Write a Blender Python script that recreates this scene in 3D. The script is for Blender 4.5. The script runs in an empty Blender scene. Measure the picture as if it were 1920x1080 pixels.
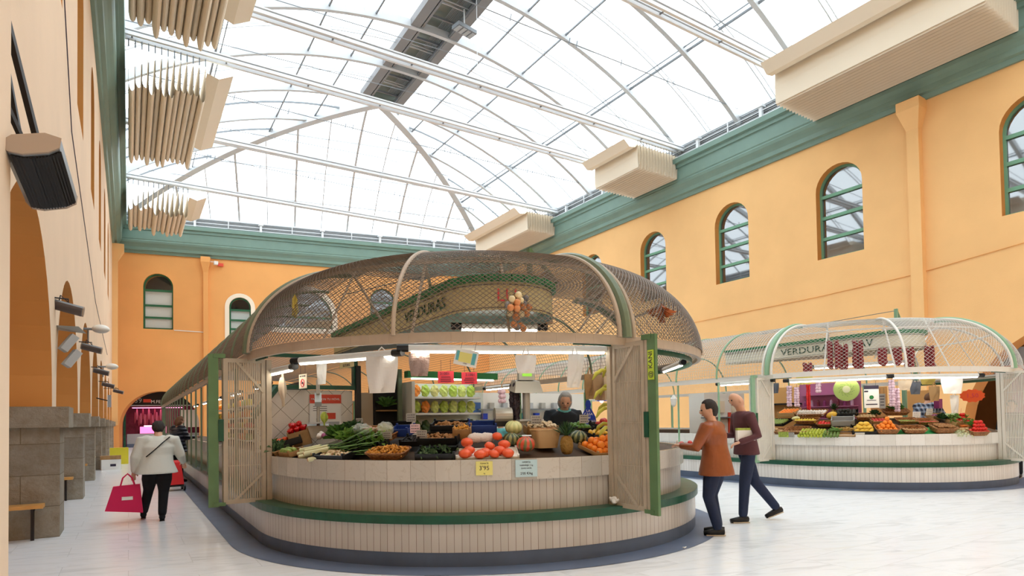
import bpy, bmesh, math, random
from mathutils import Vector, Matrix, noise
from mathutils.geometry import tessellate_polygon
random.seed(7)
PI = math.pi
S = bpy.context.scene
COL = S.collection
# ------------------------------------------------------------------ camera
EYE = 1.45
FPX = 1131.0; CYP = 758.0
YAW, PITCH, ROLL = math.radians(32.46), math.radians(1.47), math.radians(-0.92)
cF = Vector((math.sin(YAW)*math.cos(PITCH), math.cos(YAW)*math.cos(PITCH), math.sin(PITCH)))
_r0 = Vector((math.cos(YAW), -math.sin(YAW), 0)); _u0 = _r0.cross(cF)
cR = _r0*math.cos(ROLL) + _u0*math.sin(ROLL)
cU = -_r0*math.sin(ROLL) + _u0*math.cos(ROLL)
cO = Vector((0, 0, EYE))
cam = bpy.data.cameras.new('camera'); camo = bpy.data.objects.new('camera', cam); COL.objects.link(camo)
cam.sensor_width = 36; cam.lens = 36*FPX/1920; cam.shift_x = 0; cam.shift_y = (CYP-540)/1920
cam.clip_start = 0.05; cam.clip_end = 300
camo.matrix_world = Matrix(((cR.x, cU.x, -cF.x, cO.x), (cR.y, cU.y, -cF.y, cO.y), (cR.z, cU.z, -cF.z, cO.z), (0, 0, 0, 1)))
S.camera = camo
# ------------------------------------------------------------------ sky and exposure
S.view_settings.view_transform = 'Standard'; S.view_settings.look = 'None'
S.view_settings.exposure = 0.0; S.view_settings.gamma = 1.0; S.view_settings.use_curve_mapping = False
W = bpy.data.worlds.new('sky'); S.world = W; W.use_nodes = True
W.node_tree.nodes['Background'].inputs[0].default_value = (0.83, 0.935, 1.0, 1)
W.node_tree.nodes['Background'].inputs[1].default_value = 3.35
S.cycles.max_bounces = 8; S.cycles.diffuse_bounces = 4; S.cycles.glossy_bounces = 3; S.cycles.transparent_max_bounces = 12
S.cycles.caustics_reflective = False; S.cycles.caustics_refractive = False; S.cycles.sample_clamp_indirect = 6
# ------------------------------------------------------------------ where a point of the photograph lies in the hall
def ray(x, y): return cF + cR*((x-960)/FPX) - cU*((y-CYP)/FPX)
def atz(x, y, z): d = ray(x, y); return cO + d*((z-EYE)/d.z)
def atx(x, y, X): d = ray(x, y); return cO + d*(X/d.x)
def aty(x, y, Y): d = ray(x, y); return cO + d*(Y/d.y)
def atd(x, y, D): return cO + ray(x, y)*D
def onr(x, y, r, C):
    d = ray(x, y); a = d.x**2+d.y**2; b = -2*(d.x*C[0]+d.y*C[1]); c = C[0]**2+C[1]**2-r*r
    D = b*b-4*a*c
    if D < 0: D = 0
    return cO + d*((-b-math.sqrt(D))/2/a)
# ------------------------------------------------------------------ materials
def srgb(r, g, b):
    f = lambda v: (v/255/12.92) if v/255 <= .04045 else ((v/255+.055)/1.055)**2.4
    return (f(r), f(g), f(b), 1)
MATS = {}
def mat(name, col, rough=.6, metal=0, spec=.4, bump=0, bscale=40, var=0, vscale=3, emit=0, trans=0, alpha=1):
    if name in MATS: return MATS[name]
    m = bpy.data.materials.new(name); m.use_nodes = True; nt = m.node_tree; p = nt.nodes['Principled BSDF']
    c = srgb(*col); p.inputs['Base Color'].default_value = c; p.inputs['Roughness'].default_value = rough
    p.inputs['Metallic'].default_value = metal; p.inputs['Specular IOR Level'].default_value = spec
    tc = nt.nodes.new('ShaderNodeTexCoord')
    if var:
        n = nt.nodes.new('ShaderNodeTexNoise'); n.inputs['Scale'].default_value = vscale; n.inputs['Detail'].default_value = 6
        nt.links.new(tc.outputs['Object'], n.inputs['Vector'])
        r = nt.nodes.new('ShaderNodeValToRGB'); r.color_ramp.elements[0].position = .3; r.color_ramp.elements[1].position = .7
        r.color_ramp.elements[0].color = tuple(v*(1-var) for v in c[:3])+(1,); r.color_ramp.elements[1].color = tuple(min(1, v*(1+var*.6)) for v in c[:3])+(1,)
        nt.links.new(n.outputs['Fac'], r.inputs['Fac']); nt.links.new(r.outputs['Color'], p.inputs['Base Color'])
    if bump:
        n2 = nt.nodes.new('ShaderNodeTexNoise'); n2.inputs['Scale'].default_value = bscale; n2.inputs['Detail'].default_value = 4
        nt.links.new(tc.outputs['Object'], n2.inputs['Vector'])
        b = nt.nodes.new('ShaderNodeBump'); b.inputs['Strength'].default_value = bump; b.inputs['Distance'].default_value = .02
        nt.links.new(n2.outputs['Fac'], b.inputs['Height']); nt.links.new(b.outputs['Normal'], p.inputs['Normal'])
    if emit: p.inputs['Emission Color'].default_value = c; p.inputs['Emission Strength'].default_value = emit
    if trans: p.inputs['Transmission Weight'].default_value = trans
    if alpha < 1: p.inputs['Alpha'].default_value = alpha
    MATS[name] = m; return m
def nodes(name):
    m = bpy.data.materials.new(name); m.use_nodes = True; MATS[name] = m
    nt = m.node_tree; return m, nt, nt.nodes['Principled BSDF']
def N(nt, t, **kw):
    n = nt.nodes.new(t)
    for k, v in kw.items():
        if k in n.inputs: n.inputs[k].default_value = v
        else: setattr(n, k, v)
    return n
def math_(nt, op, a, b=None):
    n = nt.nodes.new('ShaderNodeMath'); n.operation = op
    for i, v in enumerate((a, b)):
        if v is None: continue
        if isinstance(v, (int, float)): n.inputs[i].default_value = v
        else: nt.links.new(v, n.inputs[i])
    return n.outputs[0]
def mixc(nt, f, a, b):
    n = nt.nodes.new('ShaderNodeMix'); n.data_type = 'RGBA'
    if isinstance(f, (int, float)): n.inputs[0].default_value = f
    else: nt.links.new(f, n.inputs[0])
    for i, v in ((6, a), (7, b)):
        if isinstance(v, tuple): n.inputs[i].default_value = v
        else: nt.links.new(v, n.inputs[i])
    return n.outputs[2]
def tile_mat(name, c1, c2, grout, w, h=None, gw=.04, rough=.25, veins=0):
    """upright tiles laid along the surface's own length (UV is in metres)"""
    m, nt, p = nodes(name)
    uv = N(nt, 'ShaderNodeUVMap'); sp = N(nt, 'ShaderNodeSeparateXYZ'); nt.links.new(uv.outputs[0], sp.inputs[0])
    u = math_(nt, 'DIVIDE', sp.outputs[0], w); fu = math_(nt, 'FRACT', u); cell = math_(nt, 'FLOOR', u)
    g = math_(nt, 'LESS_THAN', fu, gw)
    if h:
        v = math_(nt, 'DIVIDE', sp.outputs[1], h); fv = math_(nt, 'FRACT', v)
        g = math_(nt, 'MAXIMUM', g, math_(nt, 'LESS_THAN', fv, gw*w/h)); cell = math_(nt, 'ADD', cell, math_(nt, 'MULTIPLY', math_(nt, 'FLOOR', v), 17.3))
    wn = N(nt, 'ShaderNodeTexWhiteNoise', noise_dimensions='1D'); nt.links.new(cell, wn.inputs['W'])
    col = mixc(nt, wn.outputs['Value'], srgb(*c1), srgb(*c2))
    if veins:
        tc = N(nt, 'ShaderNodeTexCoord'); nz = N(nt, 'ShaderNodeTexNoise', Scale=5.0, Detail=8.0, Distortion=1.5); nt.links.new(tc.outputs['Object'], nz.inputs['Vector'])
        col = mixc(nt, math_(nt, 'MULTIPLY', math_(nt, 'LESS_THAN', math_(nt, 'ABSOLUTE', math_(nt, 'SUBTRACT', nz.outputs['Fac'], .53)), .012), veins), col, srgb(150, 130, 100))
    col = mixc(nt, g, col, srgb(*grout)); nt.links.new(col, p.inputs['Base Color']); p.inputs['Roughness'].default_value = rough
    return m
def emis(name, col, st):
    if name in MATS: return MATS[name]
    m, nt, p = nodes(name); p.inputs['Base Color'].default_value = srgb(*col); p.inputs['Emission Color'].default_value = srgb(*col); p.inputs['Emission Strength'].default_value = st
    return m
def floor_mat():
    m, nt, p = nodes('floor_marble')
    tc = N(nt, 'ShaderNodeTexCoord'); mp = N(nt, 'ShaderNodeMapping'); mp.inputs['Rotation'].default_value = (0, 0, .35)
    nt.links.new(tc.outputs['Object'], mp.inputs['Vector'])
    br = N(nt, 'ShaderNodeTexBrick', Scale=1.0); br.inputs['Brick Width'].default_value = 1.15; br.inputs['Row Height'].default_value = .6
    br.inputs['Mortar Size'].default_value = .004; br.inputs['Color1'].default_value = (0, 0, 0, 1); br.inputs['Color2'].default_value = (1, 1, 1, 1)
    mp2 = N(nt, 'ShaderNodeMapping'); nt.links.new(tc.outputs['Object'], mp2.inputs['Vector']); nt.links.new(mp2.outputs[0], br.inputs['Vector'])
    off = N(nt, 'ShaderNodeVectorMath', operation='MULTIPLY_ADD'); nt.links.new(br.outputs['Color'], off.inputs[0]); off.inputs[1].default_value = (7, 3, 5); nt.links.new(mp.outputs[0], off.inputs[2])
    st = N(nt, 'ShaderNodeMapping'); st.inputs['Scale'].default_value = (.7, 3.2, 1); nt.links.new(off.outputs[0], st.inputs['Vector'])
    n1 = N(nt, 'ShaderNodeTexNoise', Scale=1.6, Detail=9.0, Distortion=1.2, Roughness=.6); nt.links.new(st.outputs[0], n1.inputs['Vector'])
    r = N(nt, 'ShaderNodeValToRGB'); e = r.color_ramp.elements; e[0].position = .3; e[0].color = srgb(222, 223, 225); e[1].position = .5; e[1].color = srgb(246, 247, 250)
    e2 = e.new(.42); e2.color = srgb(238, 239, 241); e3 = e.new(.68); e3.color = srgb(240, 239, 237)
    nt.links.new(n1.outputs['Fac'], r.inputs['Fac'])
    col = mixc(nt, math_(nt, 'MULTIPLY', br.outputs['Fac'], .3), r.outputs['Color'], srgb(170, 170, 168))
    nt.links.new(col, p.inputs['Base Color']); p.inputs['Roughness'].default_value = .22; p.inputs['Specular IOR Level'].default_value = .45
    return m
def stone_mat():
    m, nt, p = nodes('plinth_stone')
    uv = N(nt, 'ShaderNodeUVMap'); br = N(nt, 'ShaderNodeTexBrick', Scale=1.0)
    br.inputs['Brick Width'].default_value = .95; br.inputs['Row Height'].default_value = .41; br.inputs['Mortar Size'].default_value = .006
    br.offset = .37; br.inputs['Mortar'].default_value = srgb(120, 112, 98); br.inputs['Color1'].default_value = srgb(190, 182, 168); br.inputs['Color2'].default_value = srgb(166, 162, 154)
    nt.links.new(uv.outputs[0], br.inputs['Vector'])
    tc = N(nt, 'ShaderNodeTexCoord'); nz = N(nt, 'ShaderNodeTexNoise', Scale=6.0, Detail=10.0, Roughness=.7); nt.links.new(tc.outputs['Object'], nz.inputs['Vector'])
    col = mixc(nt, math_(nt, 'MULTIPLY', nz.outputs['Fac'], 1.15), br.outputs['Color'], srgb(132, 116, 92)); nt.links.new(col, p.inputs['Base Color'])
    b = N(nt, 'ShaderNodeBump', Strength=.9, Distance=.05); h = math_(nt, 'SUBTRACT', nz.outputs['Fac'], br.outputs['Fac']); nt.links.new(h, b.inputs['Height']); nt.links.new(b.outputs[0], p.inputs['Normal'])
    p.inputs['Roughness'].default_value = .8; return m
def glass_mat(name, refl, tint, thru):
    m = bpy.data.materials.new(name); m.use_nodes = True; nt = m.node_tree; nt.nodes.clear(); MATS[name] = m
    o = nt.nodes.new('ShaderNodeOutputMaterial'); g = N(nt, 'ShaderNodeBsdfGlossy', Roughness=.03); t = nt.nodes.new('ShaderNodeBsdfTransparent'); t.inputs[0].default_value = tint
    d = nt.nodes.new('ShaderNodeBsdfDiffuse'); d.inputs[0].default_value = (.05, .055, .06, 1)
    m1 = N(nt, 'ShaderNodeMixShader'); m1.inputs[0].default_value = thru; nt.links.new(d.outputs[0], m1.inputs[1]); nt.links.new(t.outputs[0], m1.inputs[2])
    m2 = N(nt, 'ShaderNodeMixShader'); m2.inputs[0].default_value = refl; nt.links.new(m1.outputs[0], m2.inputs[1]); nt.links.new(g.outputs[0], m2.inputs[2])
    nt.links.new(m2.outputs[0], o.inputs[0]); return m
def plastic_film(name, col, a):
    if name in MATS: return MATS[name]
    return mat(name, col, rough=.25, alpha=a, spec=.6)
floor_mat(); stone_mat()
glass_mat('roof_pane', .04, (1, 1, 1, 1), 1.0); glass_mat('window_pane', .3, (.3, .3, .3, 1), .25); glass_mat('clear_glass', .08, (.93, .97, .95, 1), .97)
tile_mat('strip_tile_tan', (206, 199, 190), (197, 190, 180), (104, 80, 58), .0765, gw=.05)
tile_mat('strip_tile_white', (238, 234, 228), (228, 223, 216), (150, 140, 130), .0765, gw=.05)
tile_mat('counter_marble', (212, 205, 194), (188, 184, 175), (140, 128, 110), .26, gw=.015, veins=.16)
tile_mat('counter_marble_white', (236, 233, 228), (222, 219, 212), (185, 178, 168), .26, gw=.015, veins=.08)
# diagonal wall tiles
m, nt, p = nodes('diagonal_tile'); uv = N(nt, 'ShaderNodeUVMap'); sp = N(nt, 'ShaderNodeSeparateXYZ'); nt.links.new(uv.outputs[0], sp.inputs[0])
_a = math_(nt, 'FRACT', math_(nt, 'DIVIDE', math_(nt, 'ADD', sp.outputs[0], sp.outputs[1]), .32)); _b = math_(nt, 'FRACT', math_(nt, 'DIVIDE', math_(nt, 'SUBTRACT', sp.outputs[0], sp.outputs[1]), .32))
_g = math_(nt, 'MAXIMUM', math_(nt, 'LESS_THAN', _a, .03), math_(nt, 'LESS_THAN', _b, .03)); nt.links.new(mixc(nt, _g, srgb(232, 226, 216), srgb(150, 140, 125)), p.inputs['Base Color']); p.inputs['Roughness'].default_value = .2
# plaid cloth
m, nt, p = nodes('plaid_cloth'); tc = N(nt, 'ShaderNodeTexCoord'); sp = N(nt, 'ShaderNodeSeparateXYZ'); nt.links.new(tc.outputs['Object'], sp.inputs[0])
_x = math_(nt, 'FRACT', math_(nt, 'MULTIPLY', math_(nt, 'ADD', sp.outputs[0], sp.outputs[1]), 11)); _z = math_(nt, 'FRACT', math_(nt, 'MULTIPLY', sp.outputs[2], 11))
_s = math_(nt, 'ADD', math_(nt, 'GREATER_THAN', _x, .55), math_(nt, 'GREATER_THAN', _z, .55)); nt.links.new(mixc(nt, math_(nt, 'MULTIPLY', _s, .5), srgb(34, 40, 62), srgb(170, 180, 198)), p.inputs['Base Color']); p.inputs['Roughness'].default_value = .9
# wicker
m, nt, p = nodes('wicker'); tc = N(nt, 'ShaderNodeTexCoord'); mp = N(nt, 'ShaderNodeMapping'); mp.inputs['Scale'].default_value = (30, 30, 60); nt.links.new(tc.outputs['Object'], mp.inputs[0])
wv = N(nt, 'ShaderNodeTexVoronoi', Scale=1.0); nt.links.new(mp.outputs[0], wv.inputs['Vector']); nt.links.new(mixc(nt, wv.outputs['Distance'], srgb(188, 128, 72), srgb(96, 54, 26)), p.inputs['Base Color']); p.inputs['Roughness'].default_value = .6
b = N(nt, 'ShaderNodeBump', Strength=.7, Distance=.01); nt.links.new(wv.outputs['Distance'], b.inputs['Height']); nt.links.new(b.outputs[0], p.inputs['Normal'])
# striped pumpkin skins
def striped(name, a, b_, freq):
    m, nt, p = nodes(name); tc = N(nt, 'ShaderNodeTexCoord'); sp = N(nt, 'ShaderNodeSeparateXYZ'); nt.links.new(tc.outputs['Object'], sp.inputs[0])
    an = math_(nt, 'ARCTAN2', sp.outputs[1], sp.outputs[0]); nz = N(nt, 'ShaderNodeTexNoise', Scale=18.0, Detail=5.0); nt.links.new(tc.outputs['Object'], nz.inputs['Vector'])
    w = math_(nt, 'ADD', math_(nt, 'SINE', math_(nt, 'MULTIPLY', an, freq)), math_(nt, 'MULTIPLY', math_(nt, 'SUBTRACT', nz.outputs['Fac'], .5), 3.5))
    nt.links.new(mixc(nt, math_(nt, 'GREATER_THAN', w, .1), srgb(*a), srgb(*b_)), p.inputs['Base Color']); p.inputs['Roughness'].default_value = .35
striped('pumpkin_red_skin', (214, 84, 58), (120, 118, 72), 9); striped('pumpkin_green_skin', (60, 74, 48), (150, 152, 100), 9)
striped('melon_skin', (222, 220, 160), (196, 200, 136), 10)
m, nt, p = nodes('puffer_cloth'); tc = N(nt, 'ShaderNodeTexCoord'); sp = N(nt, 'ShaderNodeSeparateXYZ'); nt.links.new(tc.outputs['Object'], sp.inputs[0])
p.inputs['Base Color'].default_value = srgb(38, 38, 52); p.inputs['Roughness'].default_value = .4; b = N(nt, 'ShaderNodeBump', Strength=1.0, Distance=.05)
nt.links.new(math_(nt, 'ABSOLUTE', math_(nt, 'SINE', math_(nt, 'MULTIPLY', sp.outputs[2], 34))), b.inputs['Height']); nt.links.new(b.outputs[0], p.inputs['Normal'])
mat('plaster', (244, 194, 132), .85, bump=.15, bscale=25, var=.05, vscale=.6)
mat('plaster_left_lit', (238, 210, 180), .85, bump=.12, bscale=25, var=.05, vscale=.7)  # same paint as plaster; stronger light on this wall put into the paler colour
mat('plaster_far', (242, 174, 104), .85, bump=.15, bscale=25, var=.06, vscale=.5); mat('plaster_shaded', (226, 156, 84), .85, var=.08, vscale=.6)  # last one is the wall plaster with the shade of the reveals painted in
mat('cornice_green', (122, 150, 138), .45, var=.06, vscale=1.5)
mat('trim_cream', (250, 236, 214), .7); mat('zinc', (200, 202, 204), .45, metal=.3); mat('white_steel', (232, 234, 236), .4, metal=.1)
mat('rib_steel', (198, 200, 202), .45, metal=.1); mat('grey_steel', (134, 138, 142), .45, metal=.4); mat('louver', (176, 178, 180), .6)
mat('ridge_cladding', (138, 136, 136), .7); mat('ridge_green', (120, 126, 116), .6)
mat('shade_cloth', (240, 226, 204), .85, bump=.1, bscale=12)
mat('kick_blue', (92, 106, 128), .5, var=.12); mat('floor_blue', (104, 116, 140), .45, var=.15, vscale=2)
mat('ledge_green', (30, 84, 62), .35, var=.2, vscale=6); mat('post_green', (98, 130, 88), .45, var=.12, vscale=5); mat('rib_green', (116, 130, 106), .4, var=.1)
mat('gate_tan', (186, 171, 150), .5, var=.12, vscale=6); mat('rib_tan', (186, 168, 148), .5, var=.1, vscale=6); mat('wire_tan', (122, 108, 96), .5, metal=.2)
mat('wire_white', (205, 202, 196), .45, metal=.3); mat('rib_white', (232, 228, 220), .45); mat('gate_white', (226, 220, 208), .5, var=.06); mat('post_mint', (140, 178, 146), .45)
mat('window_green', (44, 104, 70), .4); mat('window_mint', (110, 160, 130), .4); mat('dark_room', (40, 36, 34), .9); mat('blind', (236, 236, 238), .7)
mat('black_plastic', (28, 28, 30), .4); mat('white_plastic', (236, 234, 228), .35); mat('dark_steel', (52, 46, 44), .5, metal=.5); mat('heater_face', (112, 104, 106), .45, metal=.2)
mat('wood_bench', (216, 158, 86), .4, var=.15, vscale=9); mat('cardboard', (186, 146, 98), .8); mat('wood_crate', (176, 136, 90), .7, var=.2, vscale=12)
mat('bag_white', (245, 243, 238), .45, bump=.4, bscale=14); mat('paper_white', (246, 244, 238), .8); mat('bag_brown', (176, 142, 106), .8); mat('bag_kraft', (206, 186, 160), .8)
mat('paint_red', (226, 62, 76), .5); mat('paper_red', (232, 70, 84), .7); mat('paper_yellow', (242, 232, 140), .8); mat('paper_blue', (196, 222, 228), .8); mat('ink', (60, 52, 70), .8)
mat('steel_scale', (176, 172, 162), .35, metal=.3); mat('counter_inner', (84, 66, 52), .7); mat('purple_wall', (196, 120, 158), .6, var=.1); mat('orange_panel', (236, 178, 110), .7)
mat('skin', (222, 170, 140), .55); mat('hair_grey', (168, 164, 160), .8, bump=.6, bscale=60); mat('hair_dark', (52, 44, 40), .8, bump=.6, bscale=60); mat('hair_brown', (120, 82, 58), .8, bump=.6, bscale=60)
mat('leather_brown', (150, 80, 42), .4, bump=.3, bscale=9, var=.15, vscale=6); mat('denim', (36, 46, 72), .85, bump=.2, bscale=30); mat('shoe_black', (26, 24, 24), .5); mat('sole', (206, 190, 164), .6)
mat('maroon_cloth', (96, 58, 62), .9); mat('white_cloth', (222, 220, 210), .9, bump=.3, bscale=7); mat('black_cloth', (24, 24, 28), .9); mat('dark_vest', (38, 42, 48), .9)
mat('pink_bag', (220, 26, 88), .6); mat('trolley_red', (222, 32, 36), .6); mat('eye', (30, 24, 22), .3); mat('lip', (180, 96, 88), .5)
# ------------------------------------------------------------------ mesh builder
class MB:
    def __init__(s): s.v = []; s.f = []; s.uv = []; s.mi = []; s.cur = 0
    def quad(s, pts, uvs=None):
        i = len(s.v); s.v += [tuple(p) for p in pts]; s.f.append(tuple(range(i, i+len(pts)))); s.uv.append(uvs or [(0, 0)]*len(pts)); s.mi.append(s.cur)
    def face(s, idx, uvs=None): s.f.append(tuple(idx)); s.uv.append(uvs or [(0, 0)]*len(idx)); s.mi.append(s.cur)
    def hexa(s, P):
        for q in ((0, 3, 2, 1), (4, 5, 6, 7), (0, 1, 5, 4), (1, 2, 6, 5), (2, 3, 7, 6), (3, 0, 4, 7)):
            p = [P[k] for k in q]; e1 = (Vector(p[1])-Vector(p[0])).length; e2 = (Vector(p[3])-Vector(p[0])).length
            s.quad(p, [(0, 0), (e1, 0), (e1, e2), (0, e2)])
    def box(s, c, d, M=None):
        c = Vector(c); x, y, z = d[0]/2, d[1]/2, d[2]/2
        P = [c+Vector(q) for q in ((-x, -y, -z), (x, -y, -z), (x, y, -z), (-x, y, -z), (-x, -y, z), (x, -y, z), (x, y, z), (-x, y, z))]
        if M: P = [M @ p for p in P]
        s.hexa(P)
    def beam(s, a, b, w, h, up=(0, 0, 1)):
        a, b = Vector(a), Vector(b); t = (b-a).normalized(); up = Vector(up)
        sd = t.cross(up)
        if sd.length < 1e-4: sd = t.cross(Vector((1, 0, 0)))
        sd.normalize(); u = sd.cross(t).normalized(); sd *= w/2; u *= h/2
        s.hexa([a-sd-u, a+sd-u, b+sd-u, b-sd-u, a-sd+u, a+sd+u, b+sd+u, b-sd+u])
    def tube(s, pts, r, n=8, closed=False, cap=True, flat=1.0, up=(0, 0, 1)):
        pts = [Vector(p) for p in pts]; k = len(pts); rr = r if isinstance(r, (list, tuple)) else [r]*k
        base = len(s.v); prev = None
        for i, p in enumerate(pts):
            a = pts[i-1] if (i > 0 or closed) else p; b = pts[(i+1) % k] if (i < k-1 or closed) else p
            t = (b-a).normalized() if (b-a).length > 1e-9 else Vector((0, 0, 1))
            if prev is None:
                sd = t.cross(Vector(up))
                if sd.length < 1e-3: sd = t.cross(Vector((1, 0, 0)))
                sd.normalize()
            else:
                sd = prev - t*prev.dot(t)
                sd = sd.normalized() if sd.length > 1e-6 else t.orthogonal().normalized()
            prev = sd; u = sd.cross(t)
            for j in range(n):
                an = 2*PI*j/n; s.v.append(tuple(p+sd*(math.cos(an)*rr[i])+u*(math.sin(an)*rr[i]*flat)))
        L = k if closed else k-1
        for i in range(L):
            A = base+i*n; B = base+((i+1) % k)*n
            for j in range(n): s.face((A+j, A+(j+1) % n, B+(j+1) % n, B+j))
        if cap and not closed:
            s.face(tuple(range(base+n-1, base-1, -1))); e = base+(k-1)*n; s.face(tuple(range(e, e+n)))
    def lathe(s, prof, n=16, c=(0, 0, 0), M=None, sx=1, sy=1):
        base = len(s.v); c = Vector(c)
        for r, z in prof:
            for j in range(n):
                p = c+Vector((r*math.cos(2*PI*j/n)*sx, r*math.sin(2*PI*j/n)*sy, z)); s.v.append(tuple(M @ p if M else p))
        for i in range(len(prof)-1):
            for j in range(n): s.face((base+i*n+j, base+i*n+(j+1) % n, base+(i+1)*n+(j+1) % n, base+(i+1)*n+j))
        if prof[0][0] > 1e-5: s.face(tuple(range(base+n-1, base-1, -1)))
        if prof[-1][0] > 1e-5: e = base+(len(prof)-1)*n; s.face(tuple(range(e, e+n)))
    def ball(s, c, r, n=12, m=8, sc=(1, 1, 1), f=None, M=None):
        base = len(s.v); c = Vector(c)
        for i in range(m+1):
            th = PI*i/m
            for j in range(n):
                ph = 2*PI*j/n; d = Vector((math.sin(th)*math.cos(ph), math.sin(th)*math.sin(ph), math.cos(th))); k = f(d) if f else 1
                q = Vector((d.x*sc[0], d.y*sc[1], d.z*sc[2]))*r*k
                if M: q = M @ q
                s.v.append(tuple(c+q))
        for i in range(m):
            for j in range(n): s.face((base+i*n+j, base+(i+1)*n+j, base+(i+1)*n+(j+1) % n, base+i*n+(j+1) % n))
    def strip(s, path, z0, z1, closed=False):
        """upright band along a plan path, UV in metres"""
        L = 0; k = len(path)
        for i in range(k-1+(1 if closed else 0)):
            a = path[i]; b = path[(i+1) % k]; l = math.hypot(b[0]-a[0], b[1]-a[1])
            s.quad([(a[0], a[1], z0), (b[0], b[1], z0), (b[0], b[1], z1), (a[0], a[1], z1)], [(L, z0), (L+l, z0), (L+l, z1), (L, z1)]); L += l
    def flat(s, pi, po, z):
        for i in range(len(pi)-1): s.quad([(pi[i][0], pi[i][1], z), (po[i][0], po[i][1], z), (po[i+1][0], po[i+1][1], z), (pi[i+1][0], pi[i+1][1], z)])
    def build(s, name, mt, parent=None, smooth=False, loc=None, rz=0, mats=None):
        me = bpy.data.meshes.new(name); me.from_pydata(s.v, [], s.f); me.update()
        ul = me.uv_layers.new(name='UVMap'); k = 0
        buf = [0.0]*(2*len(me.loops))
        for u in s.uv:
            for a, b in u: buf[2*k] = a; buf[2*k+1] = b; k += 1
        ul.data.foreach_set('uv', buf)
        for mm in (mats or [mt]): me.materials.append(MATS[mm] if isinstance(mm, str) else mm)
        if mats: me.polygons.foreach_set('material_index', s.mi)
        if smooth: me.polygons.foreach_set('use_smooth', [True]*len(me.polygons))
        o = bpy.data.objects.new(name, me); COL.objects.link(o)
        if parent: o.parent = parent
        if loc is not None: o.location = loc
        if rz: o.rotation_euler.z = rz
        return o
def tag(o, label=None, cat=None, group=None, kind=None):
    if label: o['label'] = label
    if cat: o['category'] = cat
    if group: o['group'] = group
    if kind: o['kind'] = kind
    return o
def empty(name, loc=(0, 0, 0), rz=0, label=None, cat=None, group=None, kind=None):
    o = bpy.data.objects.new(name, None); COL.objects.link(o); o.location = loc; o.rotation_euler.z = rz; o.empty_display_size = .1
    return tag(o, label, cat, group, kind)
def kids(o): return [c for c in COL.objects if c.parent == o]
def copy_tree(o, parent=None, cache={}):
    c = o.copy(); COL.objects.link(c); c.parent = parent
    ch = cache.get(o.name)
    if ch is None: ch = cache[o.name] = [k for k in bpy.data.objects if k.parent == o]
    for k in ch: copy_tree(k, c)
    return c
def place(o, loc, rz=None, label=None, group=None, rot=None, sc=None):
    o.location = loc
    if rz is not None: o.rotation_euler = (0, 0, rz)
    if rot is not None: o.rotation_euler = rot
    if sc is not None: o.scale = (sc,)*3 if isinstance(sc, (int, float)) else sc
    if label: o['label'] = label
    if group: o['group'] = group
    return o
def text(name, s, size, M, mt, parent=None, ext=.003, al='CENTER', sx=1):
    cu = bpy.data.curves.new(name, 'FONT'); cu.body = s; cu.size = size; cu.extrude = ext; cu.align_x = al; cu.align_y = 'CENTER'; cu.resolution_u = 2
    t = bpy.data.objects.new('tmp', cu); me = bpy.data.meshes.new_from_object(t); bpy.data.objects.remove(t); bpy.data.curves.remove(cu)
    me.transform(M @ Matrix.Diagonal((sx, 1, 1, 1))); me.materials.clear(); me.materials.append(MATS[mt]); o = bpy.data.objects.new(name, me); COL.objects.link(o)
    if parent: o.parent = parent
    return o
def facing(p, n, up=(0, 0, 1)):
    """matrix whose XY plane is upright and looks along n"""
    n = Vector(n).normalized(); x = Vector(up).cross(n).normalized(); y = n.cross(x)
    return Matrix(((x.x, y.x, n.x, p[0]), (x.y, y.y, n.y, p[1]), (x.z, y.z, n.z, p[2]), (0, 0, 0, 1)))
def arc(C, r, a0, a1, n): return [(C[0]+r*math.cos(math.radians(a0+(a1-a0)*i/n)), C[1]+r*math.sin(math.radians(a0+(a1-a0)*i/n))) for i in range(n+1)]
# ================================================================== the hall
XL, XR, YB = -0.86, 24.2, -9.0
FW0 = Vector((XL, 46.3)); FWD = Vector((1, -.2)).normalized(); FWN = Vector((-.2, -1)).normalized()   # far wall, slightly askew
FWL = (XR-XL)/FWD.x
def archpts(u, w, z0, z1, n=14):
    """opening with a round head: half width w, sill z0, crown z1"""
    c = z1-w
    return [(u-w, z0), (u+w, z0)] + [(u+w*math.cos(PI*i/n), c+w*math.sin(PI*i/n)) for i in range(n+1)]
def wall(name, org, ud, nd, outer, holes, thick, mt, kind='structure', parent=None, rev=None):
    mb = MB(); o2 = Vector(org); ud = Vector(ud); nd = Vector(nd)
    P = lambda u, z, d: (o2.x+ud.x*u-nd.x*d, o2.y+ud.y*u-nd.y*d, z)
    loops = [outer]+holes; flat = [p for l in loops for p in l]
    tris = tessellate_polygon([[Vector((a, b, 0)) for a, b in l] for l in loops])
    for d in (0, thick):
        for t in tris: mb.quad([P(*flat[i], d) for i in t], [flat[i] for i in t])
    mb.cur = 1 if rev else 0  # reveal faces take rev, the plaster with shade put into its colour
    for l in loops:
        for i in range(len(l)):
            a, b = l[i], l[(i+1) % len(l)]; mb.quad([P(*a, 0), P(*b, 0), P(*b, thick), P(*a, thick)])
    o = mb.build(name, mt, parent, mats=[mt, rev] if rev else None)
    if kind and not parent: tag(o, kind=kind)
    return o
# floor
mb = MB(); mb.quad([(-6, YB-1, 0), (34, YB-1, 0), (34, 56, 0), (-6, 56, 0)]); mb.quad([(-6, YB-1, -.3), (34, YB-1, -.3), (34, 56, -.3), (-6, 56, -.3)])
tag(mb.build('floor', 'floor_marble'), kind='structure')
TOP = 14.62; AC, AR, AT = 11.7, 20.2, 19.27
WY = [10.4, 15.5, 20.65, 25.8, 30.9, 36.0, 41.1]
def arcz(x): return AT-AR+math.sqrt(max(0, AR*AR-(x-AC)**2))
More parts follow.
